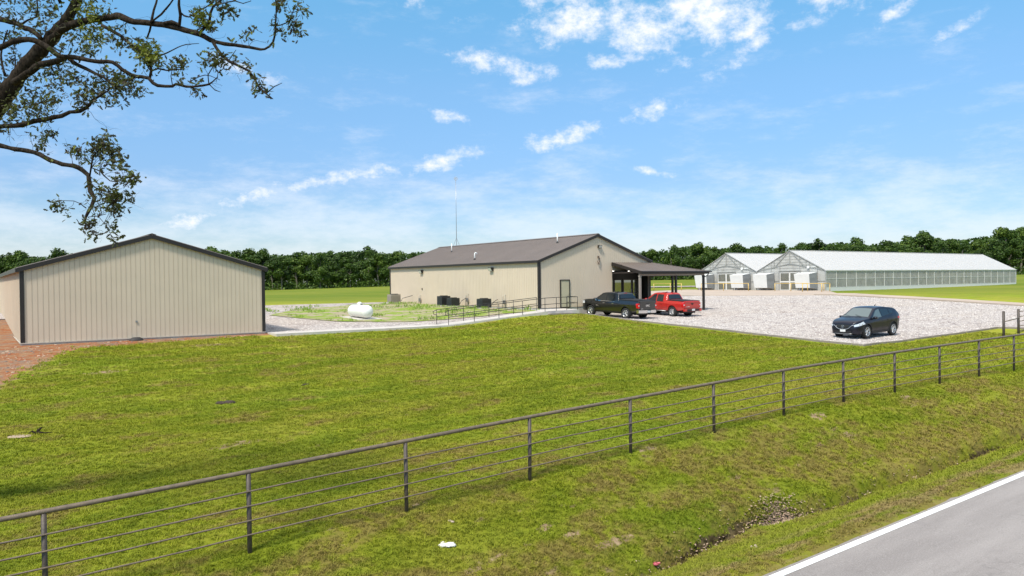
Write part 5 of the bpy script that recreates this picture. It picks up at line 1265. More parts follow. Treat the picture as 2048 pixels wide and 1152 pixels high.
LIMBS = [  # pixel, radius in pixels, depth at both ends
 ([(-420, 1300, 62), (-400, 1000, 52), (-350, 780, 46), (-280, 620, 40), (-190, 470, 31), (-90, 330, 25), (0, 205, 20), (50, 135, 16), (95, 85, 14), (128, 45, 12), (152, 8, 10), (172, -60, 8), (210, -150, 6), (225, -240, 3)], 14.6, 13.6),
 ([(90, 92, 9), (130, 56, 8.5), (175, 42, 7.5), (225, 34, 7.5), (240, 33, 8), (270, 43, 6.8), (305, 47, 6.2), (335, 52, 6.2), (380, 62, 6), (400, 68, 5.6), (430, 84, 4.8), (470, 90, 3.8), (510, 96, 3), (530, 98, 2.6), (547, 83, 2.2), (551, 50, 1.9), (553, 20, 1.5), (550, -15, 1)], 13.9, 11.8),
 ([(328, 48, 4), (345, 44, 4), (359, 49, 3.6), (361, 30, 3.2), (357, 10, 3), (359, -30, 2.4), (350, -70, 1.6)], 13.0, 12.7),
 ([(361, 25, 2.2), (368, 31, 2), (378, 34, 1.6), (392, 25, 1.5), (412, 14, 1.5), (424, 6, 1.5)], 12.9, 12.7),
 ([(398, 66, 3.2), (408, 57, 3), (418, 45, 3), (422, 25, 2.6), (427, 12, 2.4), (440, 2, 2), (460, -18, 1.5)], 12.7, 12.6),
 ([(427, 12, 1.3), (450, 6, 1.3), (470, 2, 1.2), (486, 7, 1), (502, 2, .7)], 12.6, 12.3),
 ([(302, 45, 3), (308, 20, 2.4), (316, -10, 2), (322, -40, 1.4)], 13.1, 13.3),
 ([(300, 45, 2.4), (322, 28, 2.4), (340, 8, 2), (355, -15, 1.4)], 13.1, 12.8),
 ([(303, 46, 2.5), (300, 62, 2.2), (293, 78, 1.6)], 13.2, 13.3),
 ([(425, 83, 3.6), (434, 98, 3.4), (445, 112, 3.2), (460, 123, 3), (478, 132, 2.8), (497, 141, 2.7), (508, 156, 2.6), (518, 174, 2.4), (530, 186, 1.8), (546, 198, .9)], 12.5, 11.9),
 ([(533, 187, 1.4), (548, 173, 1.2), (564, 166, .6)], 12.0, 11.8), ([(458, 121, 1), (465, 110, .9), (472, 100, .6)], 12.3, 12.2),
 ([(-150, 150, 9), (-60, 112, 7.5), (0, 96, 6), (25, 84, 6), (55, 79, 6), (78, 85, 6), (100, 100, 6), (122, 114, 5.6), (150, 114, 5), (175, 120, 4.6), (200, 124, 4.4), (225, 125, 4.2), (245, 140, 4), (262, 150, 4), (285, 153, 4), (298, 156, 4), (306, 166, 3.8), (315, 171, 3.6), (345, 172, 3.4), (352, 168, 3), (372, 173, 2.8), (395, 172, 2.4), (418, 169, 2.2), (425, 164, 1.6), (435, 154, 1)], 13.0, 12.2),
 ([(418, 169, 1.3), (416, 150, 1.2), (425, 135, 1)], 12.4, 12.2), ([(420, 170, 1.2), (430, 180, 1), (441, 184, .6)], 12.4, 12.2), ([(435, 155, 1), (436, 146, .9), (448, 136, .8)], 12.3, 12.2), ([(300, 156, 3.4), (303, 140, 3.4), (300, 125, 2.2), (293, 112, 1.5)], 12.9, 12.9),
 ([(380, 163, 1), (410, 150, .9), (440, 160, .6)], 12.4, 12.2), ([(302, 142, 2), (316, 137, 1.8), (334, 141, 1.6), (352, 139, 1.4), (368, 140, 1)], 12.9, 12.5), ([(345, 170, 1.1), (342, 152, 1), (345, 136, .8)], 12.6, 12.5), ([(310, 115, 1.8), (335, 105, 1.4), (355, 95, 1.2), (372, 89, 1), (398, 87, .6)], 12.8, 12.4),
 ([(30, 165, 8), (55, 148, 8), (78, 131, 7.5), (105, 124, 6.5), (130, 117, 5.5)], 13.7, 12.9),
 ([(138, 118, 4.4), (155, 130, 4), (172, 138, 3.8), (190, 147, 3.4), (208, 156, 3), (228, 172, 2), (245, 185, 1.2)], 12.9, 12.6),
 ([(-140, 20, 9), (-40, 30, 7.5), (0, 39, 6), (28, 45, 5.6), (45, 54, 5.6), (65, 62, 5.6), (82, 78, 5)], 14.5, 13.7), ([(38, 52, 2.6), (55, 40, 2), (72, 34, 1.8), (75, 10, 1.6), (70, -20, 1.2)], 14.2, 14.3),
 ([(205, 52, 3.8), (222, 60, 3.6), (240, 72, 3.4), (258, 86, 3), (270, 94, 2.6), (282, 102, 2.2), (295, 112, 1.8)], 13.5, 12.9),
 ([(-160, 320, 8), (-60, 274, 6.6), (0, 254, 5), (40, 250, 5), (68, 243, 5), (95, 236, 5), (124, 232, 4.6), (140, 225, 4.4), (160, 223, 4), (181, 210, 3.6), (186, 200, 3), (202, 190, 2.2), (218, 180, 1.4)], 13.4, 12.5),
 ([(-300, 360, 13), (-160, 300, 10), (-60, 286, 7.5), (0, 292, 5.4), (30, 298, 5), (68, 305, 5), (100, 319, 5), (125, 328, 5), (147, 331, 5), (165, 339, 5.2), (175, 350, 5.2), (178, 366, 5), (181, 382, 5), (188, 396, 4.6), (184, 412, 4.2), (177, 424, 3.4), (171, 436, 2.6), (170, 446, 2), (176, 452, 1.2)], 13.2, 11.6),
 ([(180, 352, 2), (183, 330, 1.8), (186, 312, 1.6), (200, 298, 1.3), (212, 285, 1)], 11.9, 11.7), ([(184, 336, 1.2), (200, 342, 1.6), (208, 352, 1.5), (220, 362, 1.2), (234, 364, 1), (252, 357, .8)], 11.9, 11.6), ([(182, 366, 1.4), (192, 376, 1.2), (206, 382, 1.1), (228, 388, .8)], 11.8, 11.6),
 ([(172, 416, 1.4), (160, 407, 1), (148, 402, .8), (122, 401, .6)], 11.7, 11.7), ([(172, 452, 1.3), (158, 446, 1), (153, 438, .7)], 11.6, 11.6), ([(176, 434, 1), (196, 432, .9), (212, 428, .7)], 11.6, 11.5), ([(196, 432, .8), (208, 446, .7), (218, 462, .6), (224, 474, .5)], 11.6, 11.5), ([(183, 412, .9), (190, 430, .8), (184, 455, .6)], 11.7, 11.6),
 ([(120, 5, 4), (105, -40, 3), (95, -90, 2)], 14, 14), ([(10, 150, 3), (2, 110, 2), (15, 60, 1.5)], 14.2, 14.5), ([(5, 180, 3.6), (18, 155, 3), (30, 140, 2), (30, 110, 1.2)], 14.2, 14.6),
 ([(552, 50, 1.2), (556, 45, 1.2)], 11.8, 11.8), ([(551, 52, 1.3), (561, 50, 1.3), (572, 46, 1.2), (582, 38, 1.2), (584, 26, 1), (592, 14, .9), (598, 4, .7)], 11.9, 11.8), ([(584, 26, .8), (600, 20, .7), (610, 14, .5)], 11.8, 11.8), ([(586, 62, .6), (598, 74, .5), (612, 70, .4)], 11.8, 11.8)]
CLUMPS = [  # leafy places: x, y, radius px, leaves
 (20, 20, 34, 120), (70, 18, 34, 150), (110, 12, 30, 120), (60, 58, 26, 60), (100, 40, 22, 50), (12, 85, 22, 50), (28, 78, 18, 50), (80, 60, 16, 30), (160, 28, 24, 110), (180, 22, 22, 90), (205, 28, 18, 60), (190, 5, 22, 60), (190, 62, 20, 110), (185, 78, 18, 90),
 (150, 62, 20, 70), (165, 82, 22, 90), (140, 88, 22, 80), (240, 58, 18, 50), (225, 85, 22, 80), (245, 88, 12, 40), (170, 104, 20, 70), (118, 98, 16, 30), (30, 105, 18, 40), (12, 118, 20, 60), (8, 148, 18, 50), (45, 120, 14, 25), (100, 138, 20, 70), (120, 142, 22, 90), (130, 156, 16, 50),
 (80, 158, 14, 25), (155, 155, 26, 80), (170, 172, 24, 70), (190, 165, 20, 70), (215, 145, 20, 80), (232, 155, 20, 90), (238, 172, 20, 100), (262, 172, 18, 110), (258, 160, 14, 50), (272, 178, 12, 45), (215, 184, 20, 90), (185, 192, 20, 80), (170, 205, 18, 60), (160, 210, 14, 40),
 (215, 200, 14, 40), (60, 185, 26, 90), (45, 205, 26, 100), (72, 208, 26, 130), (92, 205, 18, 60), (35, 222, 24, 80), (15, 215, 22, 70), (20, 238, 22, 70), (60, 230, 18, 50), (85, 225, 18, 50), (100, 190, 20, 50), (110, 175, 18, 40), (112, 196, 10, 20), (10, 250, 16, 30), (20, 268, 12, 14),
 (278, 85, 10, 60), (270, 95, 10, 35), (290, 98, 15, 130), (300, 108, 17, 160), (292, 116, 16, 130), (312, 112, 12, 60), (318, 122, 10, 35), (304, 92, 10, 30), (262, 82, 8, 30), (352, 130, 11, 55), (362, 122, 9, 40), (370, 138, 9, 25), (342, 132, 7, 20),
 (398, 28, 10, 50), (410, 40, 13, 110), (402, 36, 10, 60), (420, 50, 9, 40), (395, 50, 6, 16), (450, 16, 11, 60), (462, 22, 9, 40), (444, 30, 8, 22), (468, 30, 6, 14), (430, 0, 12, 60), (424, 62, 6, 10), (430, 118, 14, 95), (420, 122, 10, 40), (442, 112, 8, 35), (434, 136, 6, 14), (453, 132, 5, 8), (475, 138, 5, 9), (468, 120, 5, 7),
 (475, 122, 7, 22), (497, 130, 7, 20), (505, 142, 6, 14), (497, 62, 7, 24), (505, 62, 5, 12), (492, 80, 5, 14), (463, 83, 4, 8), (515, 165, 7, 24), (522, 178, 9, 40), (510, 180, 6, 16), (532, 184, 6, 14), (558, 6, 10, 55), (566, 4, 6, 20), (556, 60, 8, 40), (585, 46, 9, 50), (590, 58, 9, 50), (596, 66, 5, 14), (585, 40, 6, 16), (553, 38, 4, 8), (545, 85, 5, 9), (607, 18, 7, 24), (598, 4, 5, 12), (612, 22, 4, 8),
 (397, 178, 7, 28), (388, 184, 5, 8), (362, 162, 6, 20), (348, 145, 8, 14), (396, 168, 6, 14), (380, 166, 5, 10), (304, 148, 5, 8),
 (155, 305, 13, 55), (145, 296, 8, 24), (163, 308, 10, 36), (205, 280, 13, 60), (195, 290, 12, 45), (212, 292, 14, 70), (226, 300, 13, 60), (232, 310, 10, 40), (200, 305, 12, 50), (190, 300, 9, 24), (218, 312, 10, 40), (243, 325, 9, 40), (240, 336, 7, 22), (228, 332, 7, 18), (208, 325, 9, 24), (185, 318, 8, 18), (165, 328, 6, 12), (188, 282, 6, 12), (212, 268, 5, 12),
 (262, 355, 10, 55), (270, 352, 7, 28), (250, 362, 9, 34), (240, 360, 6, 14), (190, 366, 9, 24), (205, 378, 9, 30), (216, 390, 13, 80), (230, 398, 14, 100), (225, 408, 12, 70), (240, 410, 10, 45), (252, 388, 8, 36), (255, 392, 5, 16), (212, 415, 8, 28), (235, 420, 7, 24), (200, 395, 7, 16), (192, 415, 6, 14), (178, 400, 5, 12), (112, 408, 8, 34), (108, 402, 5, 14), (130, 415, 6, 18), (136, 426, 4, 8), (176, 442, 8, 28), (185, 446, 7, 20), (183, 465, 8, 34), (192, 468, 5, 12), (218, 450, 7, 24), (226, 444, 5, 12), (222, 474, 7, 26), (234, 468, 5, 14), (226, 482, 4, 8), (174, 384, 3, 4),
 (100, 260, 9, 30), (90, 272, 10, 36), (80, 285, 9, 30), (105, 268, 7, 20), (72, 290, 7, 16), (70, 276, 5, 10), (98, 310, 4, 6),
 (-60, 60, 60, 160), (-80, 160, 60, 160), (-60, 240, 50, 120), (-160, 100, 80, 180), (-240, 220, 80, 180), (-120, -60, 80, 160), (40, -60, 60, 160), (150, -70, 60, 160), (240, -90, 50, 120), (-320, 60, 80, 140), (350, -60, 26, 60), (455, -25, 20, 50), (560, -25, 16, 40)]
def build_oak():
    Rk = random.Random(21); base = px(-420, 1300, 14.6); zg = gz(*s_of(base.x, base.y))
    root = thing('oak_tree', 'oak tree at the left edge, dark limbs with sparse leaves above the small barn', 'tree', (base.x, base.y, zg))
    o0 = Vector((base.x, base.y, zg)); b = MB(); limbs = []
    for pts, d0, d1 in LIMBS:
        n = len(pts); P = []; Rr = []
        for i, (x, y, r) in enumerate(pts):
            d = lerp(d0, d1, i/(n-1)); P.append(px(x, y, d)-o0); Rr.append(r*.9*d/1534)
        # refine with a little crookedness
        Q, QR = [], []
        for i in range(n-1):
            m = max(1, int((P[i+1]-P[i]).length/.10)) if n > 1 else 1
            for k in range(m):
                u_ = k/m; a = P[max(i-1, 0)]; c, e_, f_ = P[i], P[i+1], P[min(i+2, n-1)]
                p = .5*((2*c)+(e_-a)*u_+(2*a-5*c+4*e_-f_)*u_*u_+(3*c-a-3*e_+f_)*u_**3); rr = lerp(Rr[i], Rr[i+1], u_)
                j = noise.noise_vector(p*5)*min(.018, rr*.6); Q.append(p+j); QR.append(rr*(1+.22*noise.noise(p*9)))
        Q.append(P[-1]); QR.append(Rr[-1]); b.tube(Q, QR, 10 if max(Rr) > .03 else 6); limbs.append((Q, QR))
    # trunk to the ground
    allp = [(q, r) for Q, QR in limbs for q, r in zip(Q, QR) if r < .09]
    # short crooked twigs off the limbs
    tips = []
    def twig(p, d, L, r, lev=0):
        n = 5; P = [p]; dd = d.normalized()
        for i in range(n):
            dd = (dd+Vector((Rk.uniform(-1, 1), Rk.uniform(-1, 1), Rk.uniform(-1, 1)))*.45).normalized(); P.append(P[-1]+dd*L/n)
        b.tube(P, [r*(1-.75*i/n) for i in range(n+1)], 4, False); tips.append(P[-1])
        if lev < 2:
            for i in (2, 4, 5):
                if Rk.random() < .6: twig(P[i], (dd+Vector((Rk.uniform(-1, 1), Rk.uniform(-1, 1), Rk.uniform(-1, 1)))*1.2), L*.55, r*.6, lev+1)
    for q, r in allp:
        if Rk.random() < .12: twig(q, Vector((Rk.uniform(-1, 1), Rk.uniform(-.6, .6), Rk.uniform(-.6, 1))), Rk.uniform(.10, .38), min(.0045, r*.5))
    # leaves: clumps hang on twigs that join them to the nearest limb
    vs, fs, tint = [], [], []
    OUT = [(0, 0), (.10, .07), (.24, .08), (.30, .24), (.42, .11), (.52, .13), (.60, .30), (.70, .12), (.82, .14), (.86, .20), (1, 0)]
    def leaf(p, L):
        d = Vector((Rk.uniform(-1, 1), Rk.uniform(-1, 1), Rk.uniform(-1.1, .6))).normalized(); sx = d.orthogonal().normalized(); sx.rotate(Matrix.Rotation(Rk.random()*6.28, 3, d)); up = d.cross(sx)
        base_ = len(vs); cu = Rk.uniform(-.25, .25)
        pts = [(a, w) for a, w in OUT] + [(a, -w) for a, w in reversed(OUT[1:-1])]
        for a, w in pts: vs.append(p + d*(a*L) + sx*(w*L*1.05) + up*(abs(w)*L*.35+cu*L*a*a))
        n = len(OUT); m = len(pts)
        # strips across the leaf so concave lobes triangulate cleanly
        for i in range(n-1):
            a, c = i, i+1; a2, c2 = (m-i) % m, (m-i-1) % m
            if i == 0: fs.append((base_, base_+c, base_+c2)); tint.append(t_)
            elif c == n-1: fs.append((base_+a, base_+c, base_+a2)); tint.append(t_)
            else: fs.append((base_+a, base_+c, base_+c2, base_+a2)); tint.append(t_)
    for (x, y, rp, cnt) in CLUMPS:
        cand = min(limbs, key=lambda l: min((px(x, y, (q+o0).y)-o0-q).length for q in l[0][::6]))
        dq = min(cand[0], key=lambda q: (px(x, y, (q+o0).y)-o0-q).length); d = (dq+o0).y
        c = px(x, y, d+Rk.uniform(-.15, .15))-o0; rr = rp*d/1534
        if rp < 60: twig(dq, c-dq, (c-dq).length+rr*.5, .004, 1)
        bright = Rk.random()
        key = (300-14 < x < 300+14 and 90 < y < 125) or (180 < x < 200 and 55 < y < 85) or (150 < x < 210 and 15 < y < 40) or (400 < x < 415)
        subs = [c+Vector([Rk.gauss(0, rr*.50) for _ in range(3)]) for _ in range(max(3, cnt//7))]
        for s_ in subs:
            if Rk.random() < .35: twig(c, s_-c, (s_-c).length, .0025, 2)
        for _ in range(int(cnt*.76)):
            s_ = Rk.choice(subs); p = s_+Vector([Rk.gauss(0, .035+.1*rr) for _ in range(3)])
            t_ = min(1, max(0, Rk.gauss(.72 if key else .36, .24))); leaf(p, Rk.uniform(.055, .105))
    tr = b.build('trunk', M_BARK, root, True)
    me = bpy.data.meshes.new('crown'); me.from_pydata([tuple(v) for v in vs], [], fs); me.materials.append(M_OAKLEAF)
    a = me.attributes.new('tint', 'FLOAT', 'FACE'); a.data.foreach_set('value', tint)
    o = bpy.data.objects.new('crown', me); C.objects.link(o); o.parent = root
build_oak()
#%%TREELINE
# ------------------------------------------------------------------ wood edge
M_TLEAF = leaf_mat('wood_leaves', (.020, .042, .007), (.062, .116, .016), (.18, .25, .036), .28)
M_TBARK = mat('wood_bark', (.16, .14, .11), .9, var=.3)
def proto(seed, kind):
    Rk = random.Random(seed); H = 10.0; cw = Rk.uniform(2.6, 3.5); z0 = Rk.uniform(1.2, 2.4) if kind != 'open' else 3.2
    b = MB(); P = [Vector((0, 0, -.6))]
    for i in range(6): P.append(Vector((Rk.uniform(-.25, .25)*i*.4, Rk.uniform(-.25, .25)*i*.4, H*.85*(i+1)/6)))
    b.tube(P, [.20, .17, .15, .12, .09, .06, .02], 6)
    lobes = []
    for k in range(15 if kind != 'open' else 11):
        z = lerp(z0+.6, H-1.0, Rk.random()**.8); a = Rk.random()*6.283; fr = (z-z0)/(H-z0); rr = cw*(math.sin(math.pi*min(.96, .22+fr*.72)))*Rk.uniform(.35, .82)
        c = Vector((rr*math.cos(a), rr*math.sin(a), z)); lobes.append((c, Rk.uniform(.8, 1.45)*(1 if kind != 'open' else .8)))
        i = min(5, int(z/H*6)); b.tube([P[i], P[i].lerp(c, .5)+Vector((0, 0, .3)), c], [.07, .045, .015], 4, False)
    lobes.append((Vector((0, 0, H-.9)), 1.0))
    vs, fs, tint = [], [], []
    for c, r in lobes:
        lt = Rk.uniform(-.18, .18)
        for _ in range(int(230*r*r/1.2)):
            d = Vector([Rk.gauss(0, 1) for _ in range(3)]).normalized(); q = r*(Rk.random()**.35)*(1+.25*noise.noise(d*2.3+c)); p = c+d*q*1.0; p.z = max(.3, p.z)
            n = (d+Vector([Rk.uniform(-.9, .9) for _ in range(3)])).normalized(); u_ = n.orthogonal().normalized(); u_.rotate(Matrix.Rotation(Rk.random()*6.28, 3, n)); w = n.cross(u_); s_ = Rk.uniform(.13, .30)
            k = len(vs); vs += [p+u_*s_, p+w*s_*.7, p-u_*s_*.9+w*.1, p-w*s_*.8]; fs.append((k, k+1, k+2, k+3)); tint.append(min(1, max(0, .42+lt+Rk.gauss(0, .16))))
    me = bpy.data.meshes.new('crown'); me.from_pydata([tuple(v) for v in vs], [], fs); me.materials.append(M_TLEAF)
    a = me.attributes.new('tint', 'FLOAT', 'FACE'); a.data.foreach_set('value', tint)
    tm = bpy.data.meshes.new('trunk'); tm.from_pydata([tuple(v) for v in b.v], [], b.f); tm.materials.append(M_TBARK)
    return tm, me
PROTO = [proto(40+i, 'open' if i in (3, 6) else 'full') for i in range(8)]
TREETOP = [(-300, 505), (0, 512), (60, 514), (105, 508), (250, 505), (455, 500), (480, 509), (500, 507), (560, 509), (600, 505), (640, 505), (680, 500), (720, 501), (745, 498), (780, 510), (850, 503), (900, 505), (1250, 500), (1280, 505), (1310, 501), (1345, 497), (1385, 488), (1400, 486), (1430, 496), (1470, 492), (1500, 494), (1540, 492), (1575, 497), (1610, 488), (1660, 487), (1700, 482), (1740, 487), (1770, 484), (1810, 478), (1845, 472), (1870, 481), (1900, 476), (1930, 478), (1965, 468), (2048, 467), (2300, 462)]
SEG = [(-1e9, 120, 'leafy tree of the wood edge over the left end of the small barn roof', 'trees left of the small barn peak'), (120, 420, 'leafy tree of the wood edge mostly hidden behind the small barn', 'trees behind the small barn'),
       (420, 600, 'dark leafy tree of the wood edge just right of the small barn', 'trees right of the small barn'), (600, 790, 'dark leafy tree of the wood edge above the white tank, left of the main building', 'trees left of the main building'),
       (790, 1270, 'leafy tree of the wood edge hidden behind the main building roof', 'trees behind the main building'), (1270, 1420, 'leafy tree of the wood edge seen over the porch roof', 'trees behind the porch'),
       (1420, 1580, 'leafy tree of the wood edge behind the rear greenhouse roof', 'trees behind the rear greenhouse'), (1580, 1800, 'leafy tree of the wood edge behind the left half of the large greenhouse roof', 'trees behind the large greenhouse, left half'),
       (1800, 1970, 'taller leafy tree of the wood edge behind the right half of the large greenhouse roof', 'trees behind the large greenhouse, right half'), (1970, 1e9, 'tall leafy tree of the wood edge beyond the far right end of the large greenhouse', 'trees beyond the far end of the large greenhouse')]
def build_wood():
    Rk = random.Random(77); n = 0
    for row, (d0, step, hf) in enumerate(((252, 5.0, .90), (262, 5.6, 1.04))):
        x = -195.0
        while x < 205:
            Y = d0+Rk.uniform(-4, 4)+(8 if row else 0); X = x+Rk.uniform(-1.3, 1.3); pxx = 1024+1534*X/Y; x += step*Rk.uniform(.8, 1.2)
            hor = 574.5-.0122*pxx; top = (hor-itab(TREETOP, pxx))/1534*Y
            g = gz(*s_of(X, Y)); H = (top+CZ-g)*hf*Rk.choice((.72, .84, .92, .98, 1.0, 1.05, 1.10))
            seg = next(q for q in SEG if q[0] <= pxx < q[1]); tm, cm = Rk.choice(PROTO)
            kd = 'tree'; r = thing(kd, seg[2], 'tree', (X, Y, g), Rk.random()*6.283, seg[3]); sx = H/10*Rk.uniform(.95, 1.3)*(1.0 if H > 9 else 1.1); r.scale = (sx, sx, H/10)
            for nm, me in (('trunk', tm), ('crown', cm)):
                c = bpy.data.objects.new(nm, me); C.objects.link(c); c.parent = r
            n += 1
    # the depth of the wood behind its edge, one uncountable mass
    vs, fs, tint = [], [], []
    for _ in range(95000):
        Y = Rk.uniform(274, 300); X = Rk.uniform(-215, 235); pxx = 1024+1534*X/Y; hor = 574.5-.0122*pxx
        g = itab(FAR, X/Y)+CZ; top = (hor-itab(TREETOP, pxx))/1534*Y*.93 + CZ + 1.4*noise.noise(Vector((X*.13, Y*.1, 3)))
        z = lerp(g-.5, top, Rk.random()**1.05); p = Vector((X, Y, z)); s_ = Rk.uniform(.35, .75)
        nn = Vector([Rk.gauss(0, 1) for _ in range(3)]).normalized(); u_ = nn.orthogonal().normalized(); w = nn.cross(u_)
        k = len(vs); vs += [p+u_*s_, p+w*s_*.8, p-u_*s_, p-w*s_*.7]; fs.append((k, k+1, k+2, k+3)); tint.append(min(1, max(0, Rk.gauss(.3, .15))))
    # undergrowth at the foot of the wood
    for _ in range(16000):
        X = Rk.uniform(-200, 215); Y = 251+Rk.gauss(0, 2.6)+3*noise.noise(Vector((X*.05, 2, 2))); g = gz(*s_of(X, Y)); p = Vector((X, Y, g+Rk.random()**1.3*2.6*(1+.6*noise.noise(Vector((X*.2, 0, 5)))))); s_ = Rk.uniform(.18, .42)
        nn = Vector([Rk.gauss(0, 1) for _ in range(3)]).normalized(); u_ = nn.orthogonal().normalized(); w = nn.cross(u_)
        k = len(vs); vs += [p+u_*s_, p+w*s_*.8, p-u_*s_, p-w*s_*.7]; fs.append((k, k+1, k+2, k+3)); tint.append(min(1, max(0, Rk.gauss(.4, .15))))
    me = bpy.data.meshes.new('woodland'); me.from_pydata([tuple(v) for v in vs], [], fs); me.materials.append(M_TLEAF)
    a = me.attributes.new('tint', 'FLOAT', 'FACE'); a.data.foreach_set('value', tint)
    o = bpy.data.objects.new('woodland', me); C.objects.link(o); props(o, 'dark mass of woodland behind the first trees', 'woodland', kind='stuff')
build_wood()
#%%SMALL
# ------------------------------------------------------------------ small things
def rock(name, s, t, r, m, label, cat='stone', sq=.5, seed=1, n=1, spread=0, group=None):
    Rk = random.Random(seed); b = MB()
    for _ in range(n):
        bm = bmesh.new(); bmesh.ops.create_icosphere(bm, subdivisions=2, radius=1)
        ox, oy = Rk.uniform(-spread, spread), Rk.uniform(-spread, spread)*.7; q = r*Rk.uniform(.6, 1.1); off = Rk.uniform(0, 50)
        for v in bm.verts: v.co = v.co*(1+.35*noise.noise(v.co*1.3+Vector((off, 0, 0))))
        b.add([(v.co.x*q+ox, v.co.y*q*.8+oy, v.co.z*q*sq) for v in bm.verts], [tuple(v.index for v in f.verts) for f in bm.faces]); bm.free()
    o = b.build(name, m); x, y = st(s, t); o.location = (x, y, gz(s, t)+r*sq*.3); o.rotation_euler = (0, 0, Rk.random()*6); return props(o, label, cat, group)
import itertools
M_LIME = mat('pale_limestone', (.72, .68, .64), .8, var=.15, scale=12, bump=.6)
M_BROWN = mat('dead_leaves_brown', (.36, .255, .18), .85, var=.4, scale=14)
s, t = gpt(893, 1093); rock('limestone_rock', s, t, .085, M_LIME, 'broken white stone lying in the grass below the fence', sq=.45, seed=4, n=7, spread=.10)
s, t = gpt(903, 1044); rock('limestone_rock', s, t, .06, mat('tan_stone', (.42, .33, .25), .8, var=.2), 'small tan stone in the grass just above the white stone', sq=.4, seed=6, n=2, spread=.05)
s, t = gpt(1510, 1094); rock('limestone_rock', s, t, .05, mat('tan_stone', (.42, .33, .25)), 'small tan stones in the ditch near the road', sq=.6, seed=8, n=3, spread=.09)
s, t = gpt(447, 808); rock('dirt_clod', s, t, .16, mat('dark_soil', (.05, .035, .025), .95, var=.4, scale=10), 'dark clod of earth on the lawn left of centre', 'clod', .45, 9, 5, .22)
s, t = gpt(612, 770); rock('dirt_clod', s, t, .09, mat('dark_soil', (.05, .035, .025)), 'small dark clod of earth on the lawn, the farther one', 'clod', .45, 12, 3, .15)
s, t = gpt(48, 872); rock('bare_patch', s, t, .30, mat('pale_soil', (.36, .27, .19), .95, var=.2, scale=5), 'flat patch of pale bare soil beside the dark stub at the left', 'soil patch', .06, 14, 3, .15)
s, t = gpt(74, 868); o = MB(); o.tube([(0, 0, -.05), (.03, .02, .10), (.12, 0, .18)], [.05, .04, .015], 8); o.tube([(0, 0, -.02), (-.12, .02, .09), (-.2, 0, .04)], [.04, .025, .01], 6); o.tube([(.02, 0, .05), (.2, -.1, .03), (.38, -.12, .04)], [.03, .02, .01], 6)
o = o.build('tree_stub', M_BARK, None, True); o.location = (*st(s, t), gz(s, t)); o.rotation_euler = (0, 0, .4); props(o, 'small dark broken root stub sticking out of the lawn', 'stub')
s, t = gpt(1311, 1140); o = MB(); o.lathe([(.001, .05), (.05, .045), (.065, .02), (.06, 0)], 9); o.tube([(-.05, .02, .03), (.09, -.03, .04)], .02, 6); o = o.build('litter_scrap', mat('pink_litter', (.5, .09, .12), .5, var=.4, scale=30)); o.location = (*st(s, t), gz(s, t)+.01); props(o, 'pink and red scrap of litter at the ditch', 'litter')
# drift of dead leaves and stones in the ditch
def leaf_drift():
    Rk = random.Random(5); b = MB(); s0, t0 = gpt(1562, 1043); zc = gz(s0, t0)
    for _ in range(2600):
        u_ = Rk.gauss(0, .36); s = s0+u_; c = gully(s); t = c+Rk.gauss(.05, .10)
        if Rk.random() < .25: s = Rk.uniform(10, 24); c = gully(s); t = c+Rk.gauss(0, .11)
        q = Rk.uniform(.015, .040); z = gz(s, t)+Rk.uniform(.01, .10); a = Rk.random()*6.28; x, y = st(s, t); tl = Rk.uniform(-.5, .5)
        d = Vector((math.cos(a), math.sin(a), tl))*q; e_ = Vector((-math.sin(a), math.cos(a), Rk.uniform(-.4, .4)))*q*.6; p = Vector((x, y, z)); b.add([p-d, p+e_, p+d, p-e_], [(0, 1, 2, 3)])
    props(b.build('dead_leaves', M_BROWN), 'drift of brown dead leaves lying in the bottom of the ditch', 'leaves', kind='stuff')
leaf_drift()
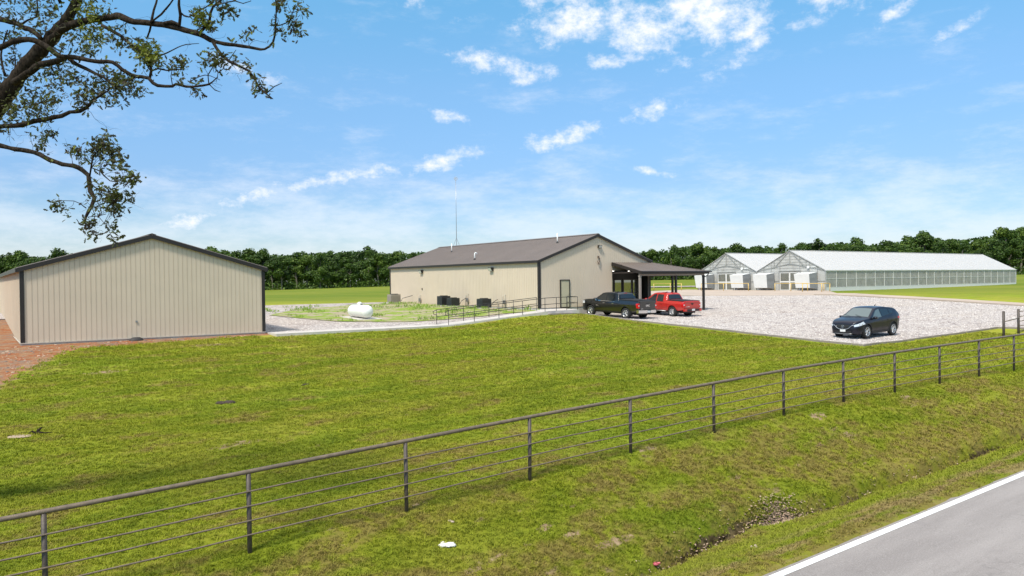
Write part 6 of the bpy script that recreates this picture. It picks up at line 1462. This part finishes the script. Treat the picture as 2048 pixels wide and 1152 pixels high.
# weeds round the tank and along the ditch, clumps of taller green
def weeds():
    Rk = random.Random(15); b = MB()
    for _ in range(5200):
        s, t = Rk.uniform(19.5, 34.6), Rk.uniform(44.6, 66)
        nn = noise.noise(Vector((s*.5, t*.35, 1)))
        if nn < .06 or (abs(s-23.4) < 1 and abs(t-52.3) < 2) or t < 50.5-.8*(s-20.8): continue
        x, y = st(s, t); z = gz(s, t)+.07; h = Rk.uniform(.05, .28)*(nn+.25)*1.6; a = Rk.random()*6.28; w = Rk.uniform(.02, .06)
        for k in range(3):
            a += 2.1; dx, dy = math.cos(a)*h*.5, math.sin(a)*h*.5; b.add([(x-dy*w*3, y+dx*w*3, z), (x+dy*w*3, y-dx*w*3, z), (x+dx+dy*w*4, y+dy-dx*w*4, z+h), (x+dx-dy*w*4, y+dy+dx*w*4, z+h*.9)], [(0, 1, 2, 3)])
    props(b.build('weeds', mat('weed_green', (.19, .29, .03), .7, var=.4, scale=.8)), 'patches of bright green weeds round the white tank', 'weeds', kind='stuff')
weeds()

def rubble():
    Rk = random.Random(31); b = MB(); mats = [mat('rubble_tan', (.42, .30, .21), .9, var=.3), mat('rubble_red', (.33, .13, .07), .9, var=.3), mat('rubble_grey', (.16, .13, .115), .9, var=.3)]
    bm = bmesh.new(); bmesh.ops.create_icosphere(bm, subdivisions=1, radius=1); V = [v.co.copy() for v in bm.verts]; F = [tuple(v.index for v in f.verts) for f in bm.faces]; bm.free()
    n = 0
    while n < 2600:
        s, t = Rk.uniform(-7, 13), Rk.uniform(28, 43.6)
        if Rk.random() > soil_amount(s, t)*1.1: continue
        n += 1; q = Rk.choice((.02, .025, .03, .045, .07))*Rk.uniform(.6, 1.2); x, y = st(s, t); z = gz(s, t); b.cur = Rk.choice((0, 0, 1, 1, 2)); off = Rk.uniform(0, 50)
        b.add([(x+v.x*q*(1+.5*noise.noise(v*2+Vector((off, 0, 0)))), y+v.y*q, z+v.z*q*.6) for v in V], F)
    props(b.build('soil_rubble', mats), 'loose clods and stones on the orange soil round the small barn', 'rubble', kind='stuff')
rubble()
